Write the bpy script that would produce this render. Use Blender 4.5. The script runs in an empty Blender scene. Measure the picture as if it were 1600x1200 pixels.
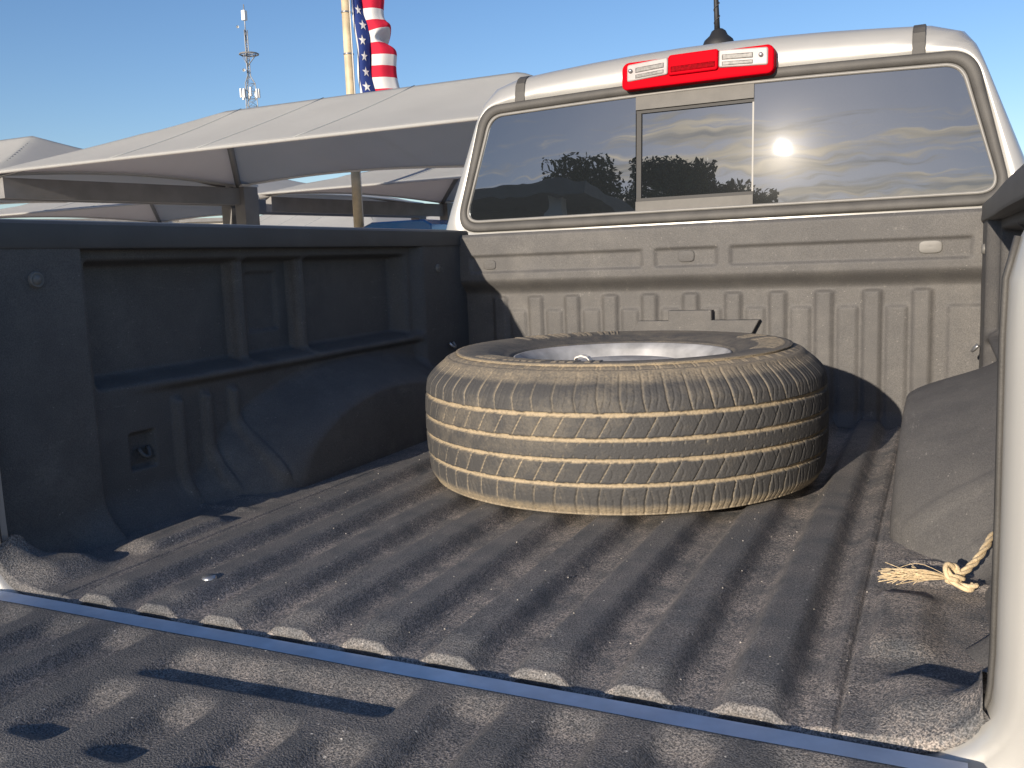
import bpy, bmesh, math, random
import numpy as np
from mathutils import Vector, Matrix
random.seed(7); rng = np.random.default_rng(7)
scene = bpy.context.scene
C = scene.collection
RAD = math.radians

# ------------------------------------------------------------------ camera
cam_d = bpy.data.cameras.new('camera'); cam = bpy.data.objects.new('camera', cam_d); C.objects.link(cam)
yaw, pitch, roll = -0.4433, -0.1354, -0.0384
fw = Vector((math.sin(yaw)*math.cos(pitch), math.cos(yaw)*math.cos(pitch), math.sin(pitch)))
rt = fw.cross(Vector((0, 0, 1))).normalized(); up = rt.cross(fw)
rt, up = rt*math.cos(roll)+up*math.sin(roll), -rt*math.sin(roll)+up*math.cos(roll)
M = Matrix.Identity(4)
for i in range(3):
    M[i][0], M[i][1], M[i][2] = rt[i], up[i], -fw[i]
M.translation = Vector((0.6237, -0.8731, 0.4429))
cam.matrix_world = M
cam_d.sensor_width = 36; cam_d.lens = 36*1431.4/1600
cam_d.clip_start = 0.02; cam_d.clip_end = 3000
scene.camera = cam

# ------------------------------------------------------------------ sky and sun
SUN_EL, SUN_AZ = 14.6, 9.0          # azimuth: degrees to the left of straight behind the truck
sun_to = Vector((-math.sin(RAD(SUN_AZ))*math.cos(RAD(SUN_EL)), -math.cos(RAD(SUN_AZ))*math.cos(RAD(SUN_EL)), math.sin(RAD(SUN_EL))))
world = bpy.data.worlds.new('World'); scene.world = world; world.use_nodes = True
nt = world.node_tree; nt.nodes.clear()
def wn(t, **k):
    n = nt.nodes.new(t)
    for a, b in k.items(): setattr(n, a, b)
    return n
def wmath(op, a, b=None, c=None):
    n = wn('ShaderNodeMath', operation=op)
    for i, v in enumerate((a, b, c)):
        if v is None: continue
        if isinstance(v, (int, float)): n.inputs[i].default_value = v
        else: nt.links.new(v, n.inputs[i])
    return n.outputs[0]
sky = wn('ShaderNodeTexSky', sky_type='NISHITA'); sky.sun_disc = False
sky.sun_elevation = RAD(SUN_EL); sky.sun_rotation = math.atan2(sun_to.x, sun_to.y)
sky.altitude = 300; sky.air_density = 1.0; sky.dust_density = 0.6; sky.ozone_density = 2.2
hs = wn('ShaderNodeHueSaturation'); hs.inputs['Saturation'].default_value = 1.12; hs.inputs['Value'].default_value = 1.0
tint = wn('ShaderNodeMix', data_type='RGBA', blend_type='MULTIPLY'); tint.inputs['Factor'].default_value = 1.0; tint.inputs['B'].default_value = (0.97, 0.96, 1.06, 1)
nt.links.new(sky.outputs[0], tint.inputs['A']); nt.links.new(tint.outputs['Result'], hs.inputs['Color'])
tc = wn('ShaderNodeTexCoord'); sx = wn('ShaderNodeSeparateXYZ'); nt.links.new(tc.outputs['Generated'], sx.inputs[0])
zz = wmath('ADD', wmath('MAXIMUM', sx.outputs[2], 0.0), 0.10)
cu = wmath('DIVIDE', sx.outputs[0], zz); cv = wmath('DIVIDE', sx.outputs[1], zz)
cx = wn('ShaderNodeCombineXYZ'); nt.links.new(wmath('MULTIPLY', cu, 0.75), cx.inputs[0]); nt.links.new(wmath('MULTIPLY', cv, 3.4), cx.inputs[1])
nz = wn('ShaderNodeTexNoise'); nz.inputs['Scale'].default_value = 1.25; nz.inputs['Detail'].default_value = 13; nz.inputs['Roughness'].default_value = 0.70
nz.inputs['Distortion'].default_value = 0.15
nt.links.new(cx.outputs[0], nz.inputs['Vector'])
# clouds bank up in the sunset half of the sky, low down; overhead and ahead it is clear
west = wn('ShaderNodeMapRange', interpolation_type='SMOOTHSTEP'); nt.links.new(wmath('MULTIPLY', sx.outputs[1], -1.0), west.inputs['Value'])
west.inputs['From Min'].default_value = 0.62; west.inputs['From Max'].default_value = 0.96
lowb = wn('ShaderNodeMapRange', interpolation_type='SMOOTHSTEP'); nt.links.new(sx.outputs[2], lowb.inputs['Value'])
lowb.inputs['From Min'].default_value = 0.20; lowb.inputs['From Max'].default_value = 0.40; lowb.inputs['To Min'].default_value = 1.0; lowb.inputs['To Max'].default_value = 0.0
cov = wmath('MULTIPLY', west.outputs[0], lowb.outputs[0])
thr = wmath('SUBTRACT', 0.66, wmath('MULTIPLY', cov, 0.22))
cm = wn('ShaderNodeMapRange', interpolation_type='SMOOTHSTEP'); nt.links.new(wmath('SUBTRACT', nz.outputs['Fac'], thr), cm.inputs['Value'])
cm.inputs['From Min'].default_value = 0.0; cm.inputs['From Max'].default_value = 0.10; cm.inputs['To Max'].default_value = 0.78
cmask = wmath('MULTIPLY', cm.outputs[0], west.outputs[0])
nz2 = wn('ShaderNodeTexNoise'); nz2.inputs['Scale'].default_value = 3.4; nz2.inputs['Detail'].default_value = 6
nt.links.new(cx.outputs[0], nz2.inputs['Vector'])
cr = wn('ShaderNodeValToRGB'); nt.links.new(nz2.outputs['Fac'], cr.inputs['Fac'])
cr.color_ramp.elements[0].position = 0.36; cr.color_ramp.elements[0].color = (8.5, 7.6, 6.5, 1)
cr.color_ramp.elements[1].position = 0.66; cr.color_ramp.elements[1].color = (24.0, 19.0, 12.8, 1)
mixc = wn('ShaderNodeMix', data_type='RGBA'); nt.links.new(cmask, mixc.inputs['Factor'])
nt.links.new(hs.outputs[0], mixc.inputs['A']); nt.links.new(cr.outputs[0], mixc.inputs['B'])
bg = wn('ShaderNodeBackground'); bg.inputs['Strength'].default_value = 0.088
nt.links.new(mixc.outputs['Result'], bg.inputs['Color'])
wo = wn('ShaderNodeOutputWorld'); nt.links.new(bg.outputs[0], wo.inputs['Surface'])

sun_d = bpy.data.lights.new('sun', 'SUN'); sun_d.energy = 3.9; sun_d.angle = RAD(0.53); sun_d.color = (1.0, 0.88, 0.73)
sun = bpy.data.objects.new('sun', sun_d); C.objects.link(sun)
sun.rotation_euler = (-sun_to).to_track_quat('-Z', 'Y').to_euler()
sun.location = (0, -5, 8)
vs = scene.view_settings
vs.view_transform = 'Standard'; vs.look = 'None'; vs.exposure = 0.75; vs.gamma = 1; vs.use_curve_mapping = False

# ------------------------------------------------------------------ helpers
def mat(name):
    m = bpy.data.materials.new(name); m.use_nodes = True
    return m, m.node_tree.nodes, m.node_tree.links, m.node_tree.nodes['Principled BSDF']
def simple(name, col, rough=0.5, metal=0.0, var=0.0, scale=8, bump=0.0, bscale=120, coat=0.0, spec=0.5, ior=None):
    m, N, L, b = mat(name)
    b.inputs['Roughness'].default_value = rough; b.inputs['Metallic'].default_value = metal
    b.inputs['Coat Weight'].default_value = coat; b.inputs['Coat Roughness'].default_value = 0.05
    b.inputs['Specular IOR Level'].default_value = spec
    if ior: b.inputs['IOR'].default_value = ior
    tcn = N.new('ShaderNodeTexCoord')
    if var:
        n = N.new('ShaderNodeTexNoise'); n.inputs['Scale'].default_value = scale; n.inputs['Detail'].default_value = 6
        L.new(tcn.outputs['Object'], n.inputs['Vector'])
        mx = N.new('ShaderNodeMix'); mx.data_type = 'RGBA'
        mx.inputs['A'].default_value = (*[c*(1-var) for c in col], 1); mx.inputs['B'].default_value = (*[min(1, c*(1+var)) for c in col], 1)
        rr = N.new('ShaderNodeMapRange'); rr.inputs['From Min'].default_value = 0.3; rr.inputs['From Max'].default_value = 0.7
        L.new(n.outputs['Fac'], rr.inputs['Value']); L.new(rr.outputs[0], mx.inputs['Factor'])
        L.new(mx.outputs['Result'], b.inputs['Base Color'])
    else: b.inputs['Base Color'].default_value = (*col, 1)
    if bump:
        n = N.new('ShaderNodeTexNoise'); n.inputs['Scale'].default_value = bscale; n.inputs['Detail'].default_value = 3
        L.new(tcn.outputs['Object'], n.inputs['Vector'])
        bp = N.new('ShaderNodeBump'); bp.inputs['Strength'].default_value = 1; bp.inputs['Distance'].default_value = bump
        L.new(n.outputs['Fac'], bp.inputs['Height']); L.new(bp.outputs[0], b.inputs['Normal'])
    return m

def liner_material(name, base, dustcol, gain, bumpd, g0=0.50, g1=1.60, specks=0.75):
    """sprayed-on bed liner: pebbled black coating with sand lodged in it where the 'dust' attribute says"""
    m, N, L, b = mat(name)
    b.inputs['Roughness'].default_value = 0.62; b.inputs['Specular IOR Level'].default_value = 0.35
    t = N.new('ShaderNodeTexCoord')
    def noise(s, d=4, r=0.55):
        n = N.new('ShaderNodeTexNoise'); n.inputs['Scale'].default_value = s; n.inputs['Detail'].default_value = d; n.inputs['Roughness'].default_value = r
        L.new(t.outputs['Object'], n.inputs['Vector']); return n.outputs['Fac']
    def rng_(v, a, c, lo=0., hi=1.):
        r = N.new('ShaderNodeMapRange'); r.inputs['From Min'].default_value = a; r.inputs['From Max'].default_value = c
        r.inputs['To Min'].default_value = lo; r.inputs['To Max'].default_value = hi
        L.new(v, r.inputs['Value']); return r.outputs[0]
    def mth(op, a, c):
        n = N.new('ShaderNodeMath'); n.operation = op; n.use_clamp = (op == 'ADD')
        for i, v in enumerate((a, c)):
            if isinstance(v, float): n.inputs[i].default_value = v
            else: L.new(v, n.inputs[i])
        return n.outputs[0]
    at = N.new('ShaderNodeAttribute'); at.attribute_name = 'dust'
    grain = noise(520, 2, 0.6); grain2 = noise(260, 3); big = noise(3.2, 5); mid = noise(16, 5, 0.65)
    film = mth('MULTIPLY', rng_(big, 0.35, 0.7), rng_(mid, 0.35, 0.65))
    sand = mth('MULTIPLY', mth('MULTIPLY', at.outputs['Fac'], rng_(mid, 0.32, 0.60)), rng_(grain2, 0.38, 0.60))
    fac = mth('ADD', mth('MULTIPLY', film, 0.22), mth('MULTIPLY', sand, gain))
    mx = N.new('ShaderNodeMix'); mx.data_type = 'RGBA'; mx.inputs['A'].default_value = (*base, 1); mx.inputs['B'].default_value = (*dustcol, 1)
    L.new(fac, mx.inputs['Factor'])
    # pale worn specks
    vo = N.new('ShaderNodeTexVoronoi'); vo.inputs['Scale'].default_value = 95; L.new(t.outputs['Object'], vo.inputs['Vector'])
    sp = mth('MULTIPLY', rng_(vo.outputs['Distance'], 0.16, 0.10), rng_(noise(31, 2), 0.57, 0.66))
    # long scuffs
    mp = N.new('ShaderNodeMapping'); mp.inputs['Scale'].default_value = (14, 2.2, 14); mp.inputs['Rotation'].default_value = (0, 0, 0.3); L.new(t.outputs['Object'], mp.inputs[0])
    sc = N.new('ShaderNodeTexNoise'); sc.inputs['Scale'].default_value = 3; sc.inputs['Detail'].default_value = 8; sc.inputs['Roughness'].default_value = 0.75; L.new(mp.outputs[0], sc.inputs[0])
    scf = mth('MULTIPLY', mth('MULTIPLY', rng_(sc.outputs['Fac'], 0.60, 0.72), rng_(grain2, 0.4, 0.6)), 0.35)
    mx2 = N.new('ShaderNodeMix'); mx2.data_type = 'RGBA'; mx2.inputs['B'].default_value = (0.55, 0.52, 0.47, 1)
    L.new(mth('ADD', mth('MULTIPLY', sp, specks), mth('MULTIPLY', scf, 0.55)), mx2.inputs['Factor']); L.new(mx.outputs['Result'], mx2.inputs['A'])
    # fine sparkle painted as colour speckle: pebble tops lighter, hollows between darker
    mx3 = N.new('ShaderNodeMix'); mx3.data_type = 'RGBA'; mx3.blend_type = 'MULTIPLY'; mx3.inputs['Factor'].default_value = 1
    cmb = N.new('ShaderNodeCombineColor'); g = rng_(grain, 0.36, 0.66, g0, g1)
    for i in range(3): L.new(g, cmb.inputs[i])
    L.new(mx2.outputs['Result'], mx3.inputs['A']); L.new(cmb.outputs[0], mx3.inputs['B'])
    L.new(mx3.outputs['Result'], b.inputs['Base Color'])
    bp = N.new('ShaderNodeBump'); bp.inputs['Strength'].default_value = 1; bp.inputs['Distance'].default_value = bumpd
    h = mth('MULTIPLY', grain, 1.0); hh = N.new('ShaderNodeMath'); hh.operation = 'ADD'; L.new(h, hh.inputs[0]); L.new(grain2, hh.inputs[1])
    L.new(hh.outputs[0], bp.inputs['Height']); L.new(bp.outputs[0], b.inputs['Normal'])
    return m

MT = {}
MT['liner'] = liner_material('bed_liner', (0.104, 0.106, 0.109), (0.42, 0.36, 0.31), 0.66, 0.0009)
MT['liner_wall'] = liner_material('bed_liner_wall', (0.090, 0.087, 0.085), (0.30, 0.28, 0.25), 0.10, 0.0004, 0.80, 1.20, 0.25)
MT['gate_liner'] = liner_material('tailgate_liner', (0.088, 0.089, 0.091), (0.40, 0.345, 0.30), 0.46, 0.0010)
MT['cap'] = simple('rail_plastic', (0.075, 0.074, 0.073), 0.55, var=0.12, scale=9, bump=0.0003, bscale=700)
MT['trim'] = simple('grey_rubber_trim', (0.060, 0.057, 0.053), 0.6, var=0.25, scale=14, bump=0.0003, bscale=500)
MT['seal'] = simple('pale_window_edge', (0.19, 0.185, 0.175), 0.45, var=0.1, scale=20)
MT['rail'] = simple('slider_rail_paint', (0.075, 0.071, 0.065), 0.55, var=0.15, scale=25)
MT['black'] = simple('black_rubber', (0.015, 0.015, 0.016), 0.6)
MT['silver'] = simple('silver_paint', (0.395, 0.390, 0.372), 0.36, metal=0.30, var=0.04, scale=5, coat=0.4)
MT['strip'] = simple('silver_skylit', (0.74, 0.77, 0.82), 0.35, metal=0.05, var=0.12, scale=30, coat=0.2)  # the truck's silver paint, made paler and bluer to carry the sky's light
MT['glass'] = None
MT['hub'] = simple('rim_steel', (0.42, 0.415, 0.405), 0.5, metal=0.35, var=0.30, scale=22)
MT['red'] = simple('red_lens', (0.46, 0.0005, 0.008), 0.45, coat=0.0, spec=0.015)
MT['dark_red'] = simple('dark_red_lens', (0.22, 0.0005, 0.004), 0.5, spec=0.02, var=0.35, scale=160)
MT['clear'] = simple('clear_lens', (0.36, 0.33, 0.32), 0.3, metal=0.0, var=0.12, scale=30, coat=0.2, spec=0.3)
MT['reflector'] = simple('lamp_reflector', (0.12, 0.115, 0.11), 0.4, metal=0.0, var=0.6, scale=110)
MT['plug'] = simple('plug_plastic', (0.15, 0.145, 0.135), 0.5, var=0.1)
MT['steel'] = simple('zinc_steel', (0.42, 0.42, 0.42), 0.35, metal=0.8, var=0.2, scale=60)
MT['fabric'] = simple('shade_fabric', (0.60, 0.62, 0.60), 0.9, var=0.05, scale=0.8, bump=0.004, bscale=5, spec=0.15)
_m = MT['fabric']; _n = _m.node_tree; _t = _n.nodes.new('ShaderNodeBsdfTranslucent'); _t.inputs[0].default_value = (0.74, 0.66, 0.62, 1)
_x = _n.nodes.new('ShaderNodeMixShader'); _x.inputs[0].default_value = 0.50; _n.links.new(_n.nodes['Principled BSDF'].outputs[0], _x.inputs[1]); _n.links.new(_t.outputs[0], _x.inputs[2])
_n.links.new(_x.outputs[0], _n.nodes['Material Output'].inputs['Surface'])
MT['seam'] = simple('seam_thread', (0.42, 0.43, 0.41), 0.9)
MT['frame'] = simple('canopy_steel', (0.20, 0.195, 0.19), 0.55, metal=0.0, var=0.12, scale=3)
MT['piping'] = simple('pale_cable_edge', (0.62, 0.60, 0.56), 0.6)
MT['asphalt'] = simple('pale_concrete', (0.42, 0.39, 0.35), 0.9, var=0.2, scale=0.6, bump=0.006, bscale=60)
MT['pole'] = simple('flagpole_paint', (0.52, 0.42, 0.27), 0.5, var=0.35, scale=2.5)
MT['galv'] = simple('galvanised_steel', (0.30, 0.31, 0.32), 0.5, metal=0.4, var=0.15, scale=0.5)
MT['antenna_white'] = simple('antenna_white', (0.78, 0.77, 0.74), 0.5)
MT['bark'] = simple('bark', (0.10, 0.075, 0.055), 0.9, var=0.3, scale=6, bump=0.02, bscale=14)
MT['leaf'] = simple('leaf', (0.055, 0.085, 0.030), 0.6, var=0.45, scale=1.2)
MT['rope'] = simple('sisal_rope', (0.62, 0.49, 0.31), 0.9, var=0.25, scale=120, bump=0.0012, bscale=500)
MT['straw'] = simple('strap_white', (0.78, 0.72, 0.62), 0.6, var=0.1, scale=60)
MT['wall_dark'] = simple('stucco_dark', (0.16, 0.15, 0.14), 0.9, var=0.15, scale=2)
MT['orange'] = simple('orange_paint', (0.65, 0.13, 0.05), 0.5, var=0.1)
MT['pebble'] = simple('pale_grit', (0.60, 0.55, 0.48), 0.9, var=0.3, scale=200)
# dark privacy glass with a thin film of dust that spreads the glare of the sun
m, N, L, b = mat('privacy_glass')
g1 = N.new('ShaderNodeBsdfGlossy'); g1.inputs['Roughness'].default_value = 0.006; g1.inputs['Color'].default_value = (0.85, 0.92, 1.0, 1)
g2 = N.new('ShaderNodeBsdfGlossy'); g2.inputs['Roughness'].default_value = 0.125
b.inputs['Base Color'].default_value = (0.012, 0.014, 0.016, 1); b.inputs['Roughness'].default_value = 0.3; b.inputs['Specular IOR Level'].default_value = 0.0
ma = N.new('ShaderNodeMixShader'); ma.inputs[0].default_value = 0.155; L.new(b.outputs[0], ma.inputs[1]); L.new(g1.outputs[0], ma.inputs[2])
mb_ = N.new('ShaderNodeMixShader'); mb_.inputs[0].default_value = 0.0004; L.new(ma.outputs[0], mb_.inputs[1]); L.new(g2.outputs[0], mb_.inputs[2])
tcg = N.new('ShaderNodeTexCoord'); ng = N.new('ShaderNodeTexNoise'); ng.inputs['Scale'].default_value = 5; L.new(tcg.outputs['Object'], ng.inputs[0])
bg_ = N.new('ShaderNodeBump'); bg_.inputs['Distance'].default_value = 0.0006; L.new(ng.outputs['Fac'], bg_.inputs['Height']); L.new(bg_.outputs[0], g1.inputs['Normal'])
L.new(mb_.outputs[0], N['Material Output'].inputs['Surface']); MT['glass'] = m
# tyre rubber: dark grey; the 'dust' attribute lays on tan dirt and a painted sidewall sheen
m, N, L, b = mat('tyre_rubber')
t = N.new('ShaderNodeTexCoord'); at = N.new('ShaderNodeAttribute'); at.attribute_name = 'dust'
n1 = N.new('ShaderNodeTexNoise'); n1.inputs['Scale'].default_value = 28; n1.inputs['Detail'].default_value = 8; n1.inputs['Roughness'].default_value = 0.7; L.new(t.outputs['Object'], n1.inputs[0])
n2 = N.new('ShaderNodeTexNoise'); n2.inputs['Scale'].default_value = 240; n2.inputs['Detail'].default_value = 3; L.new(t.outputs['Object'], n2.inputs[0])
r1 = N.new('ShaderNodeMapRange'); r1.inputs['From Min'].default_value = 0.3; r1.inputs['From Max'].default_value = 0.7; r1.inputs['To Min'].default_value = -0.16; r1.inputs['To Max'].default_value = 0.14; L.new(n1.outputs['Fac'], r1.inputs[0])
ad = N.new('ShaderNodeMath'); ad.operation = 'ADD'; ad.use_clamp = True; L.new(at.outputs['Fac'], ad.inputs[0]); L.new(r1.outputs[0], ad.inputs[1])
r2 = N.new('ShaderNodeMapRange'); r2.inputs['From Min'].default_value = 0.25; r2.inputs['From Max'].default_value = 0.7; r2.inputs['To Min'].default_value = 0.7; r2.inputs['To Max'].default_value = 1.2; L.new(n2.outputs['Fac'], r2.inputs[0])
mu = N.new('ShaderNodeMath'); mu.operation = 'MULTIPLY'; mu.use_clamp = True; L.new(ad.outputs[0], mu.inputs[0]); L.new(r2.outputs[0], mu.inputs[1])
cr2 = N.new('ShaderNodeValToRGB'); L.new(mu.outputs[0], cr2.inputs[0])
cr2.color_ramp.elements[0].color = (0.056, 0.055, 0.055, 1); cr2.color_ramp.elements[0].position = 0.14; cr2.color_ramp.elements[1].color = (0.35, 0.285, 0.195, 1)
e = cr2.color_ramp.elements.new(0.42); e.color = (0.135, 0.120, 0.098, 1)
L.new(cr2.outputs[0], b.inputs['Base Color']); b.inputs['Roughness'].default_value = 0.72; b.inputs['Specular IOR Level'].default_value = 0.4
bp = N.new('ShaderNodeBump'); bp.inputs['Distance'].default_value = 0.0012; L.new(n2.outputs['Fac'], bp.inputs['Height']); L.new(bp.outputs[0], b.inputs['Normal'])
MT['tyre'] = m

def mesh_obj(name, verts, faces, material, parent=None, smooth=True, dust=None):
    me = bpy.data.meshes.new(name)
    me.from_pydata([tuple(map(float, v)) for v in verts], [], [tuple(map(int, f)) for f in faces]); me.update()
    if smooth: me.polygons.foreach_set('use_smooth', [True]*len(me.polygons))
    if dust is not None:
        a = me.attributes.new('dust', 'FLOAT', 'POINT'); a.data.foreach_set('value', np.asarray(dust, dtype=np.float32))
    if material: me.materials.append(material)
    o = bpy.data.objects.new(name, me); C.objects.link(o)
    if parent: o.parent = parent
    return o
def bm_obj(name, bm, material, parent=None, smooth=False):
    me = bpy.data.meshes.new(name); bm.to_mesh(me); bm.free()
    if smooth: me.polygons.foreach_set('use_smooth', [True]*len(me.polygons))
    me.materials.append(material)
    o = bpy.data.objects.new(name, me); C.objects.link(o)
    if parent: o.parent = parent
    return o
def grid_faces(nu, nv, flip=False, wrap_u=False, wrap_v=False):
    iu = np.arange(nu if wrap_u else nu-1); iv = np.arange(nv if wrap_v else nv-1)
    U, V = np.meshgrid(iu, iv, indexing='ij'); U = U.ravel(); V = V.ravel()
    U2 = (U+1) % nu; V2 = (V+1) % nv
    f = np.stack([U*nv+V, U2*nv+V, U2*nv+V2, U*nv+V2], 1)
    return f[:, ::-1] if flip else f
def box_bm(bm, c, s, bevel=0.0, rot=None):
    r = bmesh.ops.create_cube(bm, size=1)
    vs_ = r['verts']
    mt_ = Matrix.Translation(c) @ (rot.to_4x4() if rot is not None else Matrix.Identity(4)) @ Matrix.Diagonal((*s, 1))
    bmesh.ops.transform(bm, matrix=mt_, verts=vs_)
    if bevel:
        es = list({e for v in vs_ for e in v.link_edges})
        bmesh.ops.bevel(bm, geom=es, offset=bevel, segments=2, affect='EDGES', profile=0.6)
def box(name, c, s, material, parent=None, bevel=0.0, rot=None):
    bm = bmesh.new(); box_bm(bm, c, s, bevel, rot); return bm_obj(name, bm, material, parent, smooth=False)
def tube_data(pts, rad, n=10, closed=False, caps=True):
    P = [Vector(p) for p in pts]; k = len(P)
    rad = rad if hasattr(rad, '__len__') else [rad]*k
    V = []; F = []; prev = None
    for i, p in enumerate(P):
        a = P[(i-1) % k] if (i > 0 or closed) else P[i]; c_ = P[(i+1) % k] if (i < k-1 or closed) else P[i]
        d = (c_-a).normalized()
        ref = prev if prev is not None else (Vector((0, 0, 1)) if abs(d.z) < 0.9 else Vector((1, 0, 0)))
        x = (ref-d*ref.dot(d)).normalized(); prev = x; y = d.cross(x)
        for j in range(n):
            t_ = 2*math.pi*j/n; V.append(p+(x*math.cos(t_)+y*math.sin(t_))*rad[i])
    for i in range(k if closed else k-1):
        for j in range(n):
            F.append((i*n+j, i*n+(j+1) % n, ((i+1) % k)*n+(j+1) % n, ((i+1) % k)*n+j))
    if caps and not closed:
        F.append(tuple(range(n))[::-1]); F.append(tuple(range((k-1)*n, k*n)))
    return V, F
def tube(name, pts, rad, material, parent=None, n=10, closed=False):
    V, F = tube_data(pts, rad, n, closed); return mesh_obj(name, V, F, material, parent)
def tubes(name, segs, material, parent=None, n=6):
    V = []; F = []
    for pts, r in segs:
        v, f = tube_data(pts, r, n); o = len(V); V += v; F += [tuple(i+o for i in q_) for q_ in f]
    return mesh_obj(name, V, F, material, parent)
def lathe(name, prof, c, material, parent=None, n=48, axis='z', smooth=True):
    V = []; k = len(prof)
    for i in range(n):
        t_ = 2*math.pi*i/n
        for r, h in prof:
            if axis == 'z': V.append((c[0]+r*math.cos(t_), c[1]+r*math.sin(t_), c[2]+h))
            elif axis == 'x': V.append((c[0]+h, c[1]+r*math.cos(t_), c[2]+r*math.sin(t_)))
            else: V.append((c[0]+r*math.cos(t_), c[1]+h, c[2]-r*math.sin(t_)))
    return mesh_obj(name, V, grid_faces(n, k, wrap_u=True), material, parent, smooth)
def empty(name, loc, label, cat, group=None):
    o = bpy.data.objects.new(name, None); C.objects.link(o); o.location = loc; o.empty_display_size = 0.2
    return tag(o, label, cat, group)
def tag(o, label, cat, group=None):
    o['label'] = label; o['category'] = cat
    if group: o['group'] = group
    return o
def keep(root):
    """children were modelled in world coordinates: keep them there under the moved root"""
    inv = Matrix.Translation(root.location).inverted()
    for ch in root.children: ch.matrix_parent_inverse = inv
def sst(x, a, b):
    t_ = np.clip((x-a)/(b-a), 0, 1); return t_*t_*(3-2*t_)
def vnoise(x, y, seed=0, oct_=4):
    """cheap smooth noise from a few sines"""
    r_ = np.random.default_rng(seed); s = np.zeros_like(np.asarray(x, float)); a = 1
    for i in range(oct_):
        for _ in range(3):
            an = r_.uniform(0, 6.28); ph = r_.uniform(0, 6.28); f = (2**i)*r_.uniform(0.7, 1.4)
            s = s+a*np.sin((x*np.cos(an)+y*np.sin(an))*f+ph)/3
        a *= 0.5
    return s

GROUND = -0.85
# ------------------------------------------------------------------ ground
g = mesh_obj('ground', [(-1500, -1500, GROUND), (1500, -1500, GROUND), (1500, 1500, GROUND), (-1500, 1500, GROUND)], [(0, 1, 2, 3)], MT['asphalt'], smooth=False)
g['kind'] = 'structure'

# ------------------------------------------------------------------ the pickup truck
truck = empty('pickup_truck', (0, 1.2, GROUND), 'silver pickup truck seen from its open tailgate, black lined cargo bed', 'pickup truck')
S = 0.114; ML, MR = 0.5286, 0.538
def up_to(a, b, n): return list(np.linspace(a, b, n, endpoint=False))
# --- bed floor: pressed ribs, two seams, raised corner pads
xs = np.unique(np.concatenate([np.arange(-0.72, 0.7201, 0.0055), *[c+np.array([-0.008, -0.005, -0.003, -0.0012, 0.0012, 0.003, 0.005, 0.008]) for c in (-ML, MR)]]))
ys = np.concatenate([[-0.0045, -0.003, -0.0015], np.linspace(0, 0.06, 26), np.linspace(0.068, 1.64, 190)])
X, Y = np.meshgrid(xs, ys, indexing='ij')
ph = (X/S-np.round(X/S))*S
inr = (np.abs(X) < 4.48*S)
rib = np.clip(1-np.maximum(np.abs(ph)-0.0190, 0)/0.0225, 0, 1); rib = 0.55*rib*rib*(3-2*rib)+0.45*rib
ax0 = np.abs(X)
endr = sst(Y, -0.0045, -0.0005)
H = np.where(inr, 0.0215*rib*(0.68+0.32*sst(Y, -0.004, 0.05)), 0)-0.0215-0.0095*(1-endr)
H = H+0.006*sst(ax0, 0.50, 0.53)
for c in (-ML, MR): H -= 0.0045*np.exp(-((X-c)/0.0022)**2)
H += 0.004*np.exp(-((X-(MR-0.013))/0.006)**2)*sst(Y, 0.07, 0.09)
ax_ = np.abs(X)
H += 0.024*sst(ax_, 0.555, 0.61)*(1-sst(Y+0.25*(ax_-0.6), 0.095, 0.15))*sst(Y, -0.02, 0.05)           # corner pads
H += 0.014*sst(ax_, 0.548, 0.562)*(1-sst(ax_, 0.635, 0.66))*sst(Y, 0.17, 0.215)*(1-sst(Y, 0.355, 0.40))*(1-sst(ax_, 0.60, 0.64))  # side pad
for yc in (0.445, 0.52, 0.60):                                                                       # side swages running out into the floor
    H += 0.006*np.exp(-((Y-yc-0.10*(0.7-ax_))/0.010)**2)*sst(ax_, 0.545, 0.62)
fl = np.clip(ax_-0.60, 0, 0.066); H += (0.068-np.sqrt(0.068**2-fl**2))*(1-sst(Y, 0.02, 0.09))
H += 0.0008*vnoise(X*14, Y*9, 3)
valley = np.where(inr, 1-rib, 0.6)
dust = np.clip(valley*(0.75+0.35*vnoise(X*5, Y*3, 5)), 0, 1)*sst(X, -0.75, 0.0)*0.9+0.22+0.25*valley
dust = np.clip(dust+0.5*np.exp(-((X-0.1)/0.3)**2-((Y-0.75)/0.35)**2)*valley+0.3*(X > 0.53), 0, 1)
# front edge turned down
Vf = np.stack([np.where(Y < 0.05, np.clip(X, -0.663, 0.663), X), Y, H], -1)
drop = np.stack([xs, np.full_like(xs, 0.02), np.full_like(xs, -0.045)], -1)[:, None, :]
Vf = np.concatenate([drop, Vf], 1); dust = np.concatenate([np.zeros((len(xs), 1)), dust], 1)
bed_floor = mesh_obj('bed_floor', Vf.reshape(-1, 3), grid_faces(len(xs), Vf.shape[1]), MT['liner'], truck, dust=dust.ravel())
# small bits of grit and an oval drain plug
lathe('drain_plug', [(0.001, 0.004), (0.008, 0.004), (0.011, 0.001), (0.011, -0.004)], (-0.335, 0.095, 0.0), MT['steel'], truck, n=16)

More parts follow.
